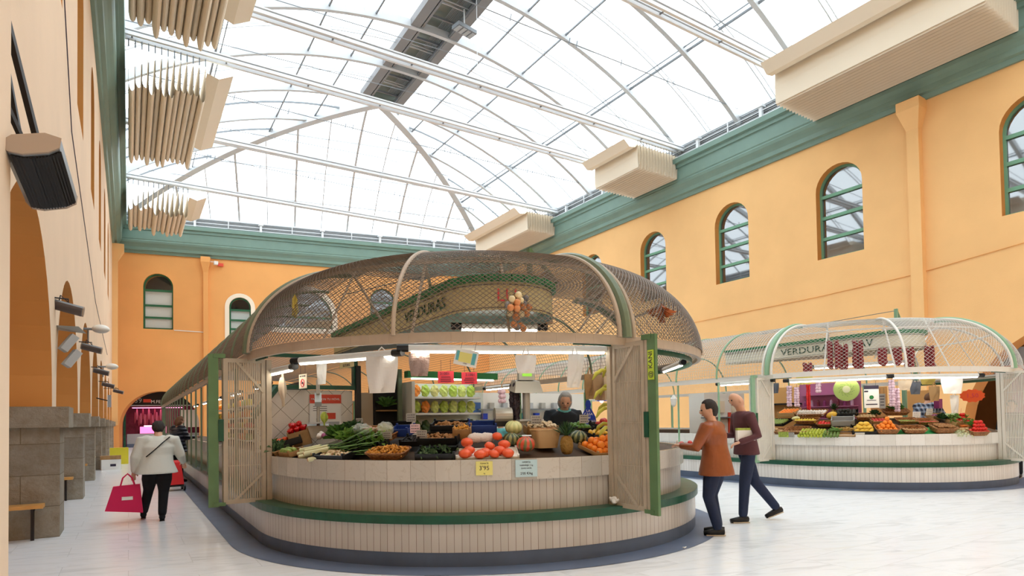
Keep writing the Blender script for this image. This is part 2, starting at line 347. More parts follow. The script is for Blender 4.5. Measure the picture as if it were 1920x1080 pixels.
# left wall: arcade below, round-headed windows above
piers = [0.7, 5.55, 10.33, 15.2, 20.05, 24.9, 29.75, 34.6, 39.45, 44.3]
lh = []
for i in range(len(piers)-1):
    c = (piers[i]+piers[i+1])/2; lh.append(archpts(c, (piers[i+1]-piers[i])/2-.27, -.03, 3.92, 20))
lh += [archpts(y, .94, 7.87, 11.6) for y in [0.2, 5.3]+WY[:6]]
outer = [(YB, -.06), (46.3, -.06), (46.3, TOP), (YB, TOP)]
wall('wall_left', (XL, 0), (0, 1), (1, 0), outer, lh, 1.25, 'plaster_left_lit', rev='plaster_shaded')
# right wall
rh = [archpts(y, .94, 7.87, 11.6) for y in (-3.3, 1.85, 6.95, 13.23, 18.37, 23.46, 28.6, 33.7)] + [archpts(5.55, 3.65, -.03, 4.4, 24), archpts(-2.5, 3.0, -.03, 4.35, 24)]
wall('wall_right', (XR, 0), (0, 1), (-1, 0), [(YB, -.06), (41.4, -.06), (41.4, TOP), (YB, TOP)], rh, .9, 'plaster', rev='plaster_shaded')
# far wall
fu = lambda x: (x-XL)/FWD.x
fh = [archpts(fu(1.65), .87, 7.78, 11.46), archpts(fu(6.48), .68, 7.4, 10.16), archpts(fu(10.6), 1.9, 8.2, 10.9), archpts(fu(16), .9, 7.8, 11.4), archpts(fu(1.75), 2.3, -.03, 3.7, 24), archpts(fu(8.5), 2.3, -.03, 3.7, 24), archpts(fu(15.5), 2.3, -.03, 3.7, 24)]
wall('wall_far', FW0, FWD, FWN, [(0, -.06), (FWL, -.06), (FWL, TOP), (0, TOP)], fh, .9, 'plaster_far', rev='plaster_shaded')
wall('wall_back', (XL, YB), (1, 0), (0, 1), [(0, 0), (XR-XL, 0), (XR-XL, 19.5), (0, 19.5)], [], .4, 'plaster')
# aisle behind the arcade
mb = MB(); mb.box((-6.1, 18, 2.5), (.2, 56, 5)); tag(mb.build('wall_aisle', 'plaster_shaded'), kind='structure')
mb = MB(); mb.box((-4.1, 18, 5.1), (4.1, 56, .2)); tag(mb.build('ceiling_aisle', 'plaster_shaded'), kind='structure')
# stone plinths of the arcade
for i, y in enumerate(piers):
    if i == 1: continue
    mb = MB(); mb.box((-1.45, y, .72), (1.36, .64, 1.44)); mb.box((-1.42, y, 1.58), (1.5, .78, .28))
    o = mb.build('trim_plinth', 'plinth_stone'); tag(o, kind='structure')
mb = MB(); mb.box((-.8, 5.55, 6.4), (.1, .5, 12.8)); tag(mb.build('trim_pilaster', 'plaster_left_lit'), kind='structure')
mb = MB(); mb.box((-1.45, 5.52, .8), (1.2, .5, 1.6)); tag(mb.build('trim_plinth', 'plinth_stone'), kind='structure')
# pilasters with flared heads
def pilaster(name, p, ud, nd, w, d, z0, z1, mt):
    mb = MB(); p = Vector(p); ud = Vector(ud); nd = Vector(nd)
    Q = lambda u, dd, z: (p.x+ud.x*u+nd.x*dd, p.y+ud.y*u+nd.y*dd, z)
    sec = [(z0, w, d), (z1-1.0, w, d), (z1-.35, w*1.9, d*2.1), (z1, w*1.9, d*2.1)]
    for (za, wa, da), (zb, wb, db) in zip(sec[:-1], sec[1:]):
        A = [Q(-wa, -.02, za), Q(wa, -.02, za), Q(wa, da, za), Q(-wa, da, za)]; B = [Q(-wb, -.02, zb), Q(wb, -.02, zb), Q(wb, db, zb), Q(-wb, db, zb)]
        for k in range(4): mb.quad([A[k], A[(k+1) % 4], B[(k+1) % 4], B[k]])
    tag(mb.build(name, mt), kind='structure')
pilaster('trim_pilaster', (XR, 10.35), (0, 1), (-1, 0), .2, .28, 0, 12.72, 'plaster')
pilaster('trim_pilaster', (XR, 35.5), (0, 1), (-1, 0), .2, .28, 0, 12.72, 'plaster')
pilaster('trim_pilaster', tuple(FW0+FWD*fu(4.42)), tuple(FWD), tuple(FWN), .15, .2, 0, 12.72, 'plaster_far')
pilaster('trim_pilaster', (XL, 44.6), (0, 1), (1, 0), .25, .3, 1.5, 12.72, 'plaster')
# green cornice mitred round the hall
prof = [(0, 12.7), (.1, 12.7), (.14, 12.86), (.26, 12.9), (.28, 13.08), (.36, 13.2), (.46, 13.32), (.5, 13.44), (.47, 13.5), (.5, 13.56), (.52, 14.12), (.6, 14.14), (.6, 14.3), (.74, 14.34), (.76, 14.58), (0, 14.66)]
def corner(i, p):
    # inner corner points offset by p: 0 left-back, 1 left-far, 2 right-far, 3 right-back
    if i == 0: return (XL+p, YB+p)
    if i == 3: return (XR-p, YB+p)
    y = lambda x: 46.3-.2*(x-XL)-p*math.hypot(1, .2)
    x = XL+p if i == 1 else XR-p
    return (x, y(x))
for nm, a, b in (('trim_cornice_left', 0, 1), ('trim_cornice_far', 1, 2), ('trim_cornice_right', 2, 3), ('trim_cornice_back', 3, 0)):
    mb = MB()
    for (p0, z0), (p1, z1) in zip(prof[:-1], prof[1:]):
        A = corner(a, p0); B = corner(b, p0); C_ = corner(b, p1); D_ = corner(a, p1)
        mb.quad([(*A, z0), (*B, z0), (*C_, z1), (*D_, z1)])
    tag(mb.build(nm, 'cornice_green'), kind='structure')
# grey louvre band standing on the cornice
for nm, a, b in (('trim_louvre_left', 0, 1), ('trim_louvre_far', 1, 2), ('trim_louvre_right', 2, 3)):
    mb = MB()
    for k in range(7):
        z = 14.66+k*.085
        mb.quad([(*corner(a, .42), z), (*corner(b, .42), z), (*corner(b, .36), z+.075), (*corner(a, .36), z+.075)])
    mb.quad([(*corner(a, .34), 14.6), (*corner(b, .34), 14.6), (*corner(b, .34), 15.26), (*corner(a, .34), 15.26)])
    mb.cur = 1
    for q, zz, w in ((.62, 14.92, .03), (.55, 14.7, .05), (.45, 15.26, .09)):
        mb.beam((*corner(a, q), zz), (*corner(b, q), zz), w, w)
    A = Vector(corner(a, .6)); B = Vector(corner(b, .6)); n = int((B-A).length/3.5)
    for k in range(1, n*2):
        p = A+(B-A)*(k/(2*n)); w = .14 if k % 2 == 0 else .05
        mb.box((p.x, p.y, 14.93), (w, w, .62 if w > .1 else .5))
        if w > .1: mb.box((p.x, p.y, 15.12), (.28, .28, .1))
    tag(mb.build(nm, 'louver', mats=['louver', 'white_steel']), kind='structure')
# round-headed windows
def window(idx, org, ud, nd, u, w, z0, z1, bars, fm, pane, depth=.36, wall_t=.9, blinds=None):
    e = empty('window_%d' % idx); tag(e, kind='structure'); org = Vector(org); ud = Vector(ud); nd = Vector(nd)
    P = lambda a, z, d: Vector((org.x+ud.x*a-nd.x*d, org.y+ud.y*a-nd.y*d, z))
    c = z1-w; out = archpts(u, w-.04, z0+.04, z1-.04, 14)
    mb = MB(); pts = [P(a, z, depth) for a, z in out]
    for i in range(len(pts)): mb.beam(pts[i], pts[(i+1) % len(pts)], .1, .1, up=Vector((nd.x, nd.y, 0)))
    for z in bars: mb.beam(P(u-w+.04, z, depth-.02), P(u+w-.04, z, depth-.02), .08, .13)
    mb.build('window_frame', fm, e)
    mb = MB(); ti = tessellate_polygon([[Vector((a, b, 0)) for a, b in out]])
    for t in ti: mb.quad([P(*out[i], depth+.02) for i in t])
    mb.build('pane', pane, e)
    mb = MB(); mb.hexa([P(u-w-.1, z0-.1, wall_t+.02), P(u+w+.1, z0-.1, wall_t+.02), P(u+w+.1, z0-.1, wall_t+.1), P(u-w-.1, z0-.1, wall_t+.1), P(u-w-.1, z1+.1, wall_t+.02), P(u+w+.1, z1+.1, wall_t+.02), P(u+w+.1, z1+.1, wall_t+.1), P(u-w-.1, z1+.1, wall_t+.1)])
    mb.build('room_backing', 'dark_room', e)
    if blinds:
        mb = MB()
        for a, b in blinds: mb.hexa([P(u-w+.08, a, depth+.1), P(u+w-.08, a, depth+.1), P(u+w-.08, a, depth+.08), P(u-w+.08, a, depth+.08), P(u-w+.08, b, depth+.1), P(u+w-.08, b, depth+.1), P(u+w-.08, b, depth+.08), P(u-w+.08, b, depth+.08)])
        mb.build('blind', 'blind', e)
    return e
wi = 1
for y in (-3.3, 1.85, 6.95, 13.23, 18.37, 23.46, 28.6, 33.7):
    window(wi, (XR, 0), (0, 1), (-1, 0), y, .94, 7.87, 11.6, (8.75, 9.62, 10.5), 'window_mint', 'window_pane', .34, .9); wi += 1
for y in [0.2, 5.3]+WY[:6]:
    window(wi, (XL, 0), (0, 1), (1, 0), y, .94, 7.87, 11.6, (8.75, 9.62, 10.5), 'window_mint', 'window_pane', .4, 1.25); wi += 1
window(wi, FW0, FWD, FWN, fu(1.65), .87, 7.78, 11.46, (8.55, 9.35, 10.35), 'window_green', 'clear_glass', .2, .9, [(7.9, 10.3)]); wi += 1
window(wi, FW0, FWD, FWN, fu(6.48), .68, 7.4, 10.16, (7.98, 8.6, 9.3), 'window_green', 'clear_glass', .2, .9, [(7.5, 9.25)]); wi += 1
window(wi, FW0, FWD, FWN, fu(10.6), 1.9, 8.2, 10.9, (9.0,), 'window_green', 'window_pane', .2, .9); wi += 1
window(wi, FW0, FWD, FWN, fu(16), .9, 7.8, 11.4, (8.55, 9.35, 10.35), 'window_green', 'window_pane', .2, .9); wi += 1
# cream surrounds of the two far windows
def surround(u, w, z0, z1, t):
    a = archpts(u, w, z0, z1, 14); b = archpts(u, w+t, z0-t, z1+t, 14)
    mb = MB(); Q = lambda q, d: (FW0.x+FWD.x*q[0]+FWN.x*d, FW0.y+FWD.y*q[0]+FWN.y*d, q[1])
    for i in range(len(a)):
        j = (i+1) % len(a); mb.quad([Q(a[i], .05), Q(a[j], .05), Q(b[j], .05), Q(b[i], .05)]); mb.quad([Q(b[i], .05), Q(b[j], .05), Q(b[j], 0), Q(b[i], 0)]); mb.quad([Q(a[i], .05), Q(a[j], .05), Q(a[j], -.2), Q(a[i], -.2)])
    tag(mb.build('trim_window_surround', 'trim_cream'), kind='structure')
surround(fu(6.48), .68, 7.4, 10.16, .27); surround(fu(10.6), 1.9, 8.2, 10.9, .35)
mb = MB(); a = FW0+FWD*fu(2.55)+FWN*.02; b = FW0+FWD*fu(4.25)+FWN*.02; mb.beam((a.x, a.y, 7.74), (b.x, b.y, 7.68), .04, .05); tag(mb.build('trim_cable_duct', 'white_plastic'), kind='structure')
# ------------------------------------------------------------------ glazed vault
roof = empty('ceiling'); tag(roof, kind='structure')
XE0, XE1 = -.5, 23.9; APEX = 31.5
def fareave(x): return 43.9-.2*(x-AC)
def hipz(x, y):
    s = (fareave(x)-y)/1.02; s = max(0, min(12.2, s)); return arcz(AC-12.2+s)
def roofz(x, y): return min(arcz(x), hipz(x, y))
mb = MB(); nx, ny = 48, 56; xs = [XE0+(XE1-XE0)*i/nx for i in range(nx+1)]
for i in range(nx):
    for j in range(ny):
        def V(i, j): x = xs[i]; y = YB+(fareave(x)-YB)*j/ny; return (x, y, roofz(x, y)+.12)
        mb.quad([V(i, j), V(i+1, j), V(i+1, j+1), V(i, j+1)])
mb.build('glazing', 'roof_pane', roof)
def ribpath(y, x0, x1, n=28, dz=0): return [(x0+(x1-x0)*i/n, y, arcz(x0+(x1-x0)*i/n)+dz) for i in range(n+1)]
def curved(mb, pts, w, h, up=None):
    for a, b in zip(pts[:-1], pts[1:]): mb.beam(a, b, w, h)
y = APEX
while y > YB:
    mb = MB(); curved(mb, ribpath(y, XE0, XE1, 30, -.14), .19, .34); mb.build('rib', 'rib_steel', roof)
    y2 = y-1.75
    if y2 > YB:
        mb = MB(); curved(mb, ribpath(y2, XE0, XE1, 26, 0), .04, .055); curved(mb, ribpath(y2-.2, XE0, XE1, 26, 0), .028, .04); mb.build('glazing_bar', 'zinc', roof)
    y -= 3.5
def cutx(y):   # where a rib beyond the apex meets the hips
    lo, hi = 0, 12.2
    for _ in range(40):
        m = (lo+hi)/2
        if arcz(AC-m) > hipz(AC-m, y): lo = m
        else: hi = m
    l = AC-lo; lo, hi = 0, 12.2
    for _ in range(40):
        m = (lo+hi)/2
        if arcz(AC+m) > hipz(AC+m, y): lo = m
        else: hi = m
    return l, AC+lo
for k, y in enumerate((33.25, 35, 36.75, 38.5, 40.25)):
    l, r = cutx(y)
    for a, b in ((XE0, l), (r, XE1)):
        if b-a > .3:
            mb = MB(); w = (.19, .34) if k % 2 else (.06, .08); curved(mb, ribpath(y, a, b, 10, -.08), *w); mb.build('rib' if k % 2 else 'glazing_bar', 'rib_steel' if k % 2 else 'grey_steel', roof)
for dx, w in ((-8.6, .06), (-8.4, .03), (-4.75, .05), (-2.75, .05), (2.75, .05), (4.75, .05), (8.6, .06), (8.4, .03)):
    x = AC+dx; z = arcz(x)-.02; ye = APEX
    while hipz(x, ye) > z-.02 and ye < 44: ye += .1
    mb = MB(); mb.beam((x, YB, z-.12), (x, ye, z-.12), w*1.25, w*1.4); mb.build('purlin', 'grey_steel', roof)
# hip rafters and far mullions
for side in (-1, 1):
    pts = []
    for i in range(25):
        f = i/24; x = AC+side*12.2*f
        ys = APEX
        while hipz(x, ys) > arcz(x) and ys < 47: ys += .02
        pts.append((x, ys, arcz(x)-.16))
    pts[0] = (AC, APEX, AT-.16)
    mb = MB(); curved(mb, pts, .42, .5); mb.build('hip_rafter', 'zinc', roof)
mx = XE0+1.75; k = 0
while mx < XE1-.3:
    ye = fareave(mx); pts = []
    for i in range(30):
        s = 12.2*i/29; p = (mx-.2*s*.98, ye-s*1.0)
        z = arcz(AC-12.2+s)
        if arcz(p[0]) < z-.01: break
        pts.append((p[0], p[1], z-.06))
    mb = MB()
    if len(pts) > 1: curved(mb, pts, .12 if k % 2 else .055, .14 if k % 2 else .08); mb.build('mullion', 'zinc', roof)
    mx += 1.75; k += 1
for s in (2.2, 4.6, 7.6):
    z = arcz(AC-12.2+s); d = math.sqrt(max(0, AR**2-(z-AT+AR)**2)); a = (AC-d, fareave(AC-d)-s*1.02, z-.08); b = (AC+d, fareave(AC+d)-s*1.02, z-.08)
    mb = MB(); mb.beam(a, b, .05, .06); mb.build('purlin', 'zinc', roof)
# ridge housing
mb = MB(); ya = YB; yb = APEX-.2
for s in (-1, 1):
    mb.beam((AC+s*.95, ya, AT-.12), (AC+s*.95, yb, AT-.12), .42, .34)
mb.build('ridge_fascia', 'ridge_cladding', roof)
mb = MB(); mb.quad([(AC-.9, ya, AT+.25), (AC+.9, ya, AT+.25), (AC+.9, yb, AT+.25), (AC-.9, yb, AT+.25)]); mb.beam((AC, yb, AT+.1), (AC, yb+.05, AT+.1), 2.0, .4); mb.build('ridge_soffit', 'ridge_green', roof)
mb = MB()
for k in range(9): mb.beam((AC+.15+k*.07, ya, AT+.02), (AC+.15+k*.07, yb-.5, AT+.02), .025, .025)
for s in (-.62, .72): mb.beam((AC+s, ya, AT-.2), (AC+s, yb, AT-.2), .1, .1)
y = yb-.6
while y > ya: mb.beam((AC-.75, y, AT-.02), (AC+.75, y, AT-.02), .06, .1); y -= 1.75
mb.build('ridge_rail', 'grey_steel', roof)
for k, (yy, dx) in enumerate(((22.6, .55), (12, .5))):
    e = empty('ridge_floodlight', (AC+dx, yy, AT-.95), .2, 'grey four-cell floodlight hanging under the dark roof ridge' if k == 0 else 'grey four-cell floodlight under the ridge, near end of the hall', 'lamp')
    mb = MB(); mb.box((0, 0, 0), (1.0, .5, .16)); mb.build('housing', 'grey_steel', e)
    for q in range(4): mb = MB(); mb.box((-.36+q*.24, 0, -.09), (.17, .4, .03)); mb.build('lens', 'louver', e)
    mb = MB(); mb.tube([(0, 0, .08), (0, 0, .9)], .03); mb.build('stem', 'white_steel', e)
# tie beams across the hall on which the shades slide
def tie(y, d=.32, z=15.0):
    e = empty('shade_track', (0, y, z), 0, TRK.get(y, 'white steel double track spanning the hall under the glass roof'), 'track', 'shade tracks across the hall')
    for s in (-.5, .5):
        mb = MB(); mb.beam((XE0+.1, s*d, .0), (XE1-.1, s*d, .0), .1, .12); mb.beam((XE0+.1, s*d, .12), (XE1-.1, s*d, .12), .16, .05); mb.build('track_beam', 'white_steel', e)
    mb = MB(); x = XE0+.6
    while x < XE1: mb.box((x, 0, .02), (.05, d, .04)); x += 3.0
    mb.build('spacer', 'grey_steel', e)
    mb = MB(); mb.tube([(XE0+.3, 0, .5), (AC, 0, 1.0), (XE1-.3, 0, .5)], .015, 5); mb.build('tie_cable', 'grey_steel', e)
TRK = {38.5: 'white track nearest the far wall, crossing below the hip rafters', 31.5: 'white track crossing the hall at the end of the roof ridge', 24.4: 'white track with the long hanging cream shade at its left end', 20.95: 'white track crossing the top middle of the view under the ridge', 13.95: 'white double track cutting the upper right corner, ending at the largest shade', 6.95: 'white track over the near part of the hall'}
for y in (38.5, 31.5, 24.4, 20.95, 13.95, 6.95): tie(y, .32 if y < 30 else .24)
def rod(name, y, z, x0, x1, lab):
    mb = MB(); mb.tube([(x0, y, z), ((x0+x1)/2, y, z-.12), (x1, y, z)], .018, 5)
    x = x0+1.2; k = 0
    while x < x1-.5:
        mb.tube([(x-.03, y, z-.05-.13), (x+.03, y, z-.05+.13)], .02, 5)
        if k % 2: mb.tube([(x+.35-.03, y, z-.18), (x+.35+.03, y, z+.08)], .02, 5)
        x += 2.6; k += 1
    tag(mb.build(name, 'grey_steel'), lab, 'cable', 'tension cables under the roof')
for y, z, lb in ((17.45, 15.6, 'thin steel tension cable with clamps crossing the upper right roof bays'), (28.0, 15.6, 'thin steel tension cable with clamps between the two middle tracks'), (35.0, 15.6, 'thin steel tension cable with clamps under the far hip')): rod('tension_cable', y, z, XE0+.2, XE1-.2, lb)
mb = MB(); mb.tube([(11.9, 20.9, AT-.4), (11.9, 20.9, 14.2)], .012, 5); tag(mb.build('hanging_cord', 'white_steel'), 'thin white cord hanging from the roof ridge', 'cord')
# pleated shades gathered on the tracks
def shade(x0, n, pitch, drop, y0, y1, z, label, flap, open_side, jag=.0):
    e = empty('pleated_sunshade', (x0, y0, z), 0, label, 'sunshade')
    L = y1-y0; mb = MB(); d = 1 if open_side > 0 else -1
    for k in range(n):   # hanging loops of cloth, each a U in section and running along the hall
        x = d*k*pitch; w = pitch*.66; dr = drop+random.uniform(-jag, jag); rows = []
        for j in range(5):
            y = L*j/4; sag = random.uniform(-jag, jag)*.5; row = []
            for i in range(9):
                a = PI*i/8; hx = x+w*.5*math.cos(a)*(1 if 0 < i < 8 else 1.15); hz = -drop*.12-(dr+sag)*(math.sin(a)**.75)
                row.append((hx, y, hz))
            rows.append(row)
        for a, b in zip(rows[:-1], rows[1:]):
            for i in range(8): mb.quad([a[i], a[i+1], b[i+1], b[i]])
    mb.build('cloth', 'shade_cloth', e, smooth=True)
    mb = MB()
    xx = -d*pitch*.42
    pts = [(xx-d*flap, -.12), (xx-d*flap*.6, -drop*.34), (xx-d*flap*.2, -drop*.3), (xx, -drop*.16), (xx-d*.03, -drop*.6), (xx, -drop*1.08), (xx+d*.1, -drop*.9)]
    for (a, b), (c, g) in zip(pts[:-1], pts[1:]): mb.quad([(a, 0, b), (c, 0, g), (c, L, g), (a, L, b)])
    mb.build('front_flap', 'shade_cloth', e)
    for k in range(n+1):
        for yy in (0, L): mb = MB(); mb.tube([(d*(k-.5)*pitch, yy, -drop*.14), (d*(k-.5)*pitch, yy, .02)], .018, 4); mb.build('hanger', 'grey_steel', e)
    return e
shade(21.0, 14, .2, 1.2, 21.1, 24.3, 14.93, 'cream pleated sunshade gathered at the right wall between two tracks, middle one', .9, 1)
shade(21.6, 11, .2, 1.25, 31.6, 38.4, 14.93, 'cream pleated sunshade bunched at the right eave furthest from the viewer', 1.0, 1)
shade(21.2, 13, .2, 1.35, 7.1, 13.85, 14.93, 'large cream pleated sunshade in the upper right corner above the green cornice', .9, 1)
def hung(x0, n, pitch, y, z, drop, L, label):
    """shade on the left side seen from below, folds hanging across the view"""
    e = empty('pleated_sunshade', (x0, y, z), 0, label, 'sunshade'); mb = MB()
    for k in range(n):
        x = k*pitch; dr = drop+random.uniform(-.25, .25); w = pitch*.57
        for sgn in (0,):
            rows = []
            for j in range(5):
                yy = L*j/4; row = []
                for i in range(9):
                    a = PI*i/8; tp = math.sin(a)
                    row.append((x+w*math.cos(a), yy, -.75-(dr-.75)*(tp**.45) if 0 < i < 8 else -.25))
                rows.append(row)
            for a, b in zip(rows[:-1], rows[1:]):
                for i in range(8): mb.quad([a[i], a[i+1], b[i+1], b[i]])
    mb.build('cloth', 'shade_cloth', e, smooth=True)
    for k in range(n+1): mb = MB(); mb.tube([(k*pitch-pitch/2, 0, -.28), (k*pitch-pitch/2, 0, 0)], .02, 4); mb.build('hanger', 'grey_steel', e)
    mb = MB(); x = n*pitch
    P = [(x-.05, -.5), (x+.35, -.62), (x+.85, -.35)]
    for (a, b), (c, g) in zip(P[:-1], P[1:]): mb.quad([(a, 0, b), (c, 0, g), (c, L, g), (a, L, b)])
    mb.build('front_flap', 'shade_cloth', e)
hung(.1, 12, .2, 24.5, 14.95, 1.6, 6.9, 'cream pleated sunshade hanging at the left eave, the fully visible middle one')
hung(.1, 12, .2, 14.05, 14.95, 1.6, 6.8, 'cream pleated sunshade at the left eave cut off by the top of the photo')
hung(.1, 12, .24, 38.6, 14.95, 1.7, 4.2, 'cream pleated sunshade at the left eave closest to the far corner')
# ================================================================== the round-ended market stalls
C1 = (4.45, 7.95); C2 = (14.55, 7.88)
RZ = 2.27      # canopy rail
def cprof(t, a=1.35, b=1.13, r0=3.24): return (r0-a+a*math.cos(t), RZ+.03+b*math.sin(t))   # canopy section: radius, height
def pol(C, r, deg): a = math.radians(deg); return (C[0]+r*math.cos(a), C[1]+r*math.sin(a))
def plan(C, r, yend, a0=-180, a1=0, n=60): return [(C[0]-r, yend)]+arc(C, r, a0, a1, n)+[(C[0]+r, yend)]
def ring_seg(mb, C, r, z, a0, a1, n, w, h):
    p = arc(C, r, a0, a1, n)
    for a, b in zip(p[:-1], p[1:]): mb.beam((*a, z), (*b, z), w, h)
def wires(name, mt, parent, surf, u0, u1, v0, v1, nu, nv, diag, r=.0024, sides=3):
    """wire netting over surf(u,v): diamond or square"""
    mb = MB()
    if diag:
        n = nu+nv
        for sgn in (1, -1):
            for k in range(-nv, nu+1):
                pts = []
                for j in range(nv+1):
                    i = k+j if sgn > 0 else k+nv-j
                    if 0 <= i <= nu: pts.append(surf(u0+(u1-u0)*i/nu, v0+(v1-v0)*j/nv))
                if len(pts) > 1: mb.tube(pts, r, sides, cap=False)
    else:
        for i in range(nu+1): mb.tube([surf(u0+(u1-u0)*i/nu, v0+(v1-v0)*j/12) for j in range(13)], r, sides, cap=False)
        for j in range(nv+1): mb.tube([surf(u0+(u1-u0)*i/max(1, nu//4), v0+(v1-v0)*j/nv) for i in range(max(1, nu//4)+1)], r, sides, cap=False)
    return mb.build(name, mt, parent)
def gate(parent, hinge, out, K, flip):
    """slatted shutter folded out from its hinge post, second leaf folded back"""
    g = empty('gate', (0, 0, 0)); g.parent = parent
    h = Vector((hinge[0], hinge[1], 0)); o = Vector((out[0], out[1], 0)).normalized(); s = Vector((-o.y, o.x, 0))*flip
    z0, z1 = .5, 2.24; Wd = .43
    mb = MB(); mb.beam(h+Vector((0, 0, z0)), h+Vector((0, 0, z1)), .08, .06, up=o); mb.build('hinge_post', K['gate'], g)
    mb = MB(); a = h+o*.06; b = h+o*(.06+Wd)
    for p in (a, b): mb.beam(p+Vector((0, 0, z0)), p+Vector((0, 0, z1)), .04, .045, up=o)
    for z in (z0+.02, z1-.02): mb.beam(a+Vector((0, 0, z)), b+Vector((0, 0, z)), .035, .05)
    mb.build('leaf_frame', K['gate'], g)
    mb = MB(); n = 17
    for k in range(1, n): p = a+(b-a)*(k/n); mb.beam(p+Vector((0, 0, z0+.03)), p+Vector((0, 0, z1-.03)), .014, .016, up=o)
    for z in (.95, 1.4, 1.83): mb.beam(a+Vector((0, 0, z)), b+Vector((0, 0, z)), .016, .008)
    mb.build('slats', K['gate'], g)
    for zz in ((z1-.03, z1-.4), (z0+.03, z0+.36)):
        mb = MB(); q0 = b-o*.12 if zz[0] > 1 else b-o*.1; mb.beam(q0+s*.02+Vector((0, 0, zz[0])), a+s*.02+Vector((0, 0, zz[1])), .03, .012, up=s); mb.build('brace', K['gate'], g)
    c = b+o*.13; mb = MB(); mb.beam(c+Vector((0, 0, z0-.03)), c+Vector((0, 0, z1+.05)), .035, .11, up=o); mb.beam(b+Vector((0, 0, z1+.03)), c+Vector((0, 0, z1+.03)), .05, .05); mb.beam(b+Vector((0, 0, z0)), c+Vector((0, 0, z0)), .05, .04); mb.build('lock_post', K['post'], g)
    mb = MB(); q_ = (c-o*.04-s*.1) if flip > 0 else (b+o*.055); mb.beam(q_+Vector((0, 0, z0)), q_+Vector((0, 0, z1)), .03, .03, up=o); mb.beam(b-s*.07+Vector((0, 0, z0)), b-s*.07+Vector((0, 0, z1)), .02, .06, up=o); mb.build('folded_leaf', K['gate'], g)
    mb = MB(); mb.box(tuple(c-o*.08+Vector((0, 0, 1.38))), (.06, .06, .26)); mb.build('latch_box', 'ledge_green', g)
    return g
def stall(C, K, yend, label, front='both', full=True):
    st = empty('market_stall', (0, 0, 0), 0, label, 'market stall')
    def P(r): return plan(C, r, yend)
    mb = MB(); mb.strip(P(3.10), 0, .146); mb.build('kick_base', 'kick_blue', st)
    mb = MB(); mb.strip(P(3.105), .146, .44); mb.build('lower_tiling', K['tile'], st)
    mb = MB(); mb.strip(P(3.14), .43, .515); mb.flat(P(2.85), P(3.14), .515); mb.build('ledge', 'ledge_green', st)
    mb = MB(); mb.strip(P(2.92), .515, .84); mb.build('upper_tiling', K['tile'], st)
    mb = MB(); mb.strip(P(2.96), .835, 1.05); mb.flat(P(2.9), P(2.96), 1.05); mb.strip(P(2.9), 1.0, 1.05); mb.build('marble_band', K['marble'], st)
    mb = MB(); mb.flat(P(1.95), P(2.92), 1.0); mb.strip(P(1.95), .15, 1.0)
    mb.quad([(C[0]-1.9, C[1]-1.5, .15), (C[0]+1.9, C[1]-1.5, .15), (C[0]+1.9, yend, .15), (C[0]-1.9, yend, .15)]); mb.build('counter_shelf', 'counter_inner', st)
    # sloping display board behind the marble
    mb = MB(); pa = arc(C, 2.87, -178, -2, 44); pb = arc(C, 2.02, -178, -2, 44)
    for i in range(44): mb.quad([(*pb[i], slope(2.02, K['sl'])-.03), (*pa[i], slope(2.87, K['sl'])-.03), (*pa[i+1], slope(2.87, K['sl'])-.03), (*pb[i+1], slope(2.02, K['sl'])-.03)]); mb.quad([(*pb[i], slope(2.02, K['sl'])-.03), (*pb[i+1], slope(2.02, K['sl'])-.03), (*pb[i+1], 1.03), (*pb[i], 1.0)])
    mb.build('display_board', 'counter_inner', st)
    # canopy rail
    mb = MB(); ring_seg(mb, C, 3.2, RZ, -180, 0, 48, .05, .1); ring_seg(mb, C, 3.16, RZ+.03, -180, 0, 48, .05, .03)
    for s in (-1, 1): mb.beam((C[0]+s*3.2, C[1], RZ), (C[0]+s*3.2, yend, RZ), .05, .1)
    mb.build('canopy_rail', K['rib'], st)
    for r_, z_, a_, b_, n_ in ((3.14, RZ-.03, -101, -92.5, 3), (3.14, RZ-.03, -178, -170, 3), (3.1, RZ-.07, -88, -4, 20)): mb = MB(); ring_seg(mb, C, r_, z_, a_, b_, n_, .02, .06); mb.build('shutter_guide', 'ledge_green', st)
    # ribs
    def rib(fr, w, mt, nm, off=0, t1=PI/2, flatto=0):
        mb = MB(); pts = [fr(*cprof(t1*i/20)) for i in range(21)]
        if flatto: pts.append(fr(flatto, cprof(t1)[1]+.01))
        mb.tube(pts, w, 8); return mb.build(nm, mt, st)
    rad = lambda deg, off=0: (lambda r, z: (C[0]+r*math.cos(math.radians(deg))-off*math.sin(math.radians(deg)), C[1]+r*math.sin(math.radians(deg))+off*math.cos(math.radians(deg)), z))
    for dg in (-178.5, -90, -1.5):
        rib(rad(dg), .055, K['pipe'], 'main_rib')
        for s in (-1, 1): rib(rad(dg, s*.1), .026, K['rib'], 'edge_rib')
    for dg in (-134, -46): rib(rad(dg), .024, K['rib'], 'thin_rib')
    for s in (-1, 1):
        y = C[1]+1.2; k = 0
        while y < yend:
            f = (lambda s, y: (lambda r, z: (C[0]+s*r, y, z)))(s, y)
            rib(f, .022, K['pipe'], 'side_rib')
            if s == K['near']:
                mb = MB(); mb.beam((C[0]+s*3.18, y, .5), (C[0]+s*3.18, y, RZ), .03, .035); mb.build('side_post', K['pipe'], st)
            else:
                mb = MB(); mb.beam((C[0]+s*3.1, y, 1.0), (C[0]+s*3.1, y, RZ), .06, .06); mb.build('side_post', K['post'], st)
            y += 1.2 if s == K['near'] else 2.4; k += 1
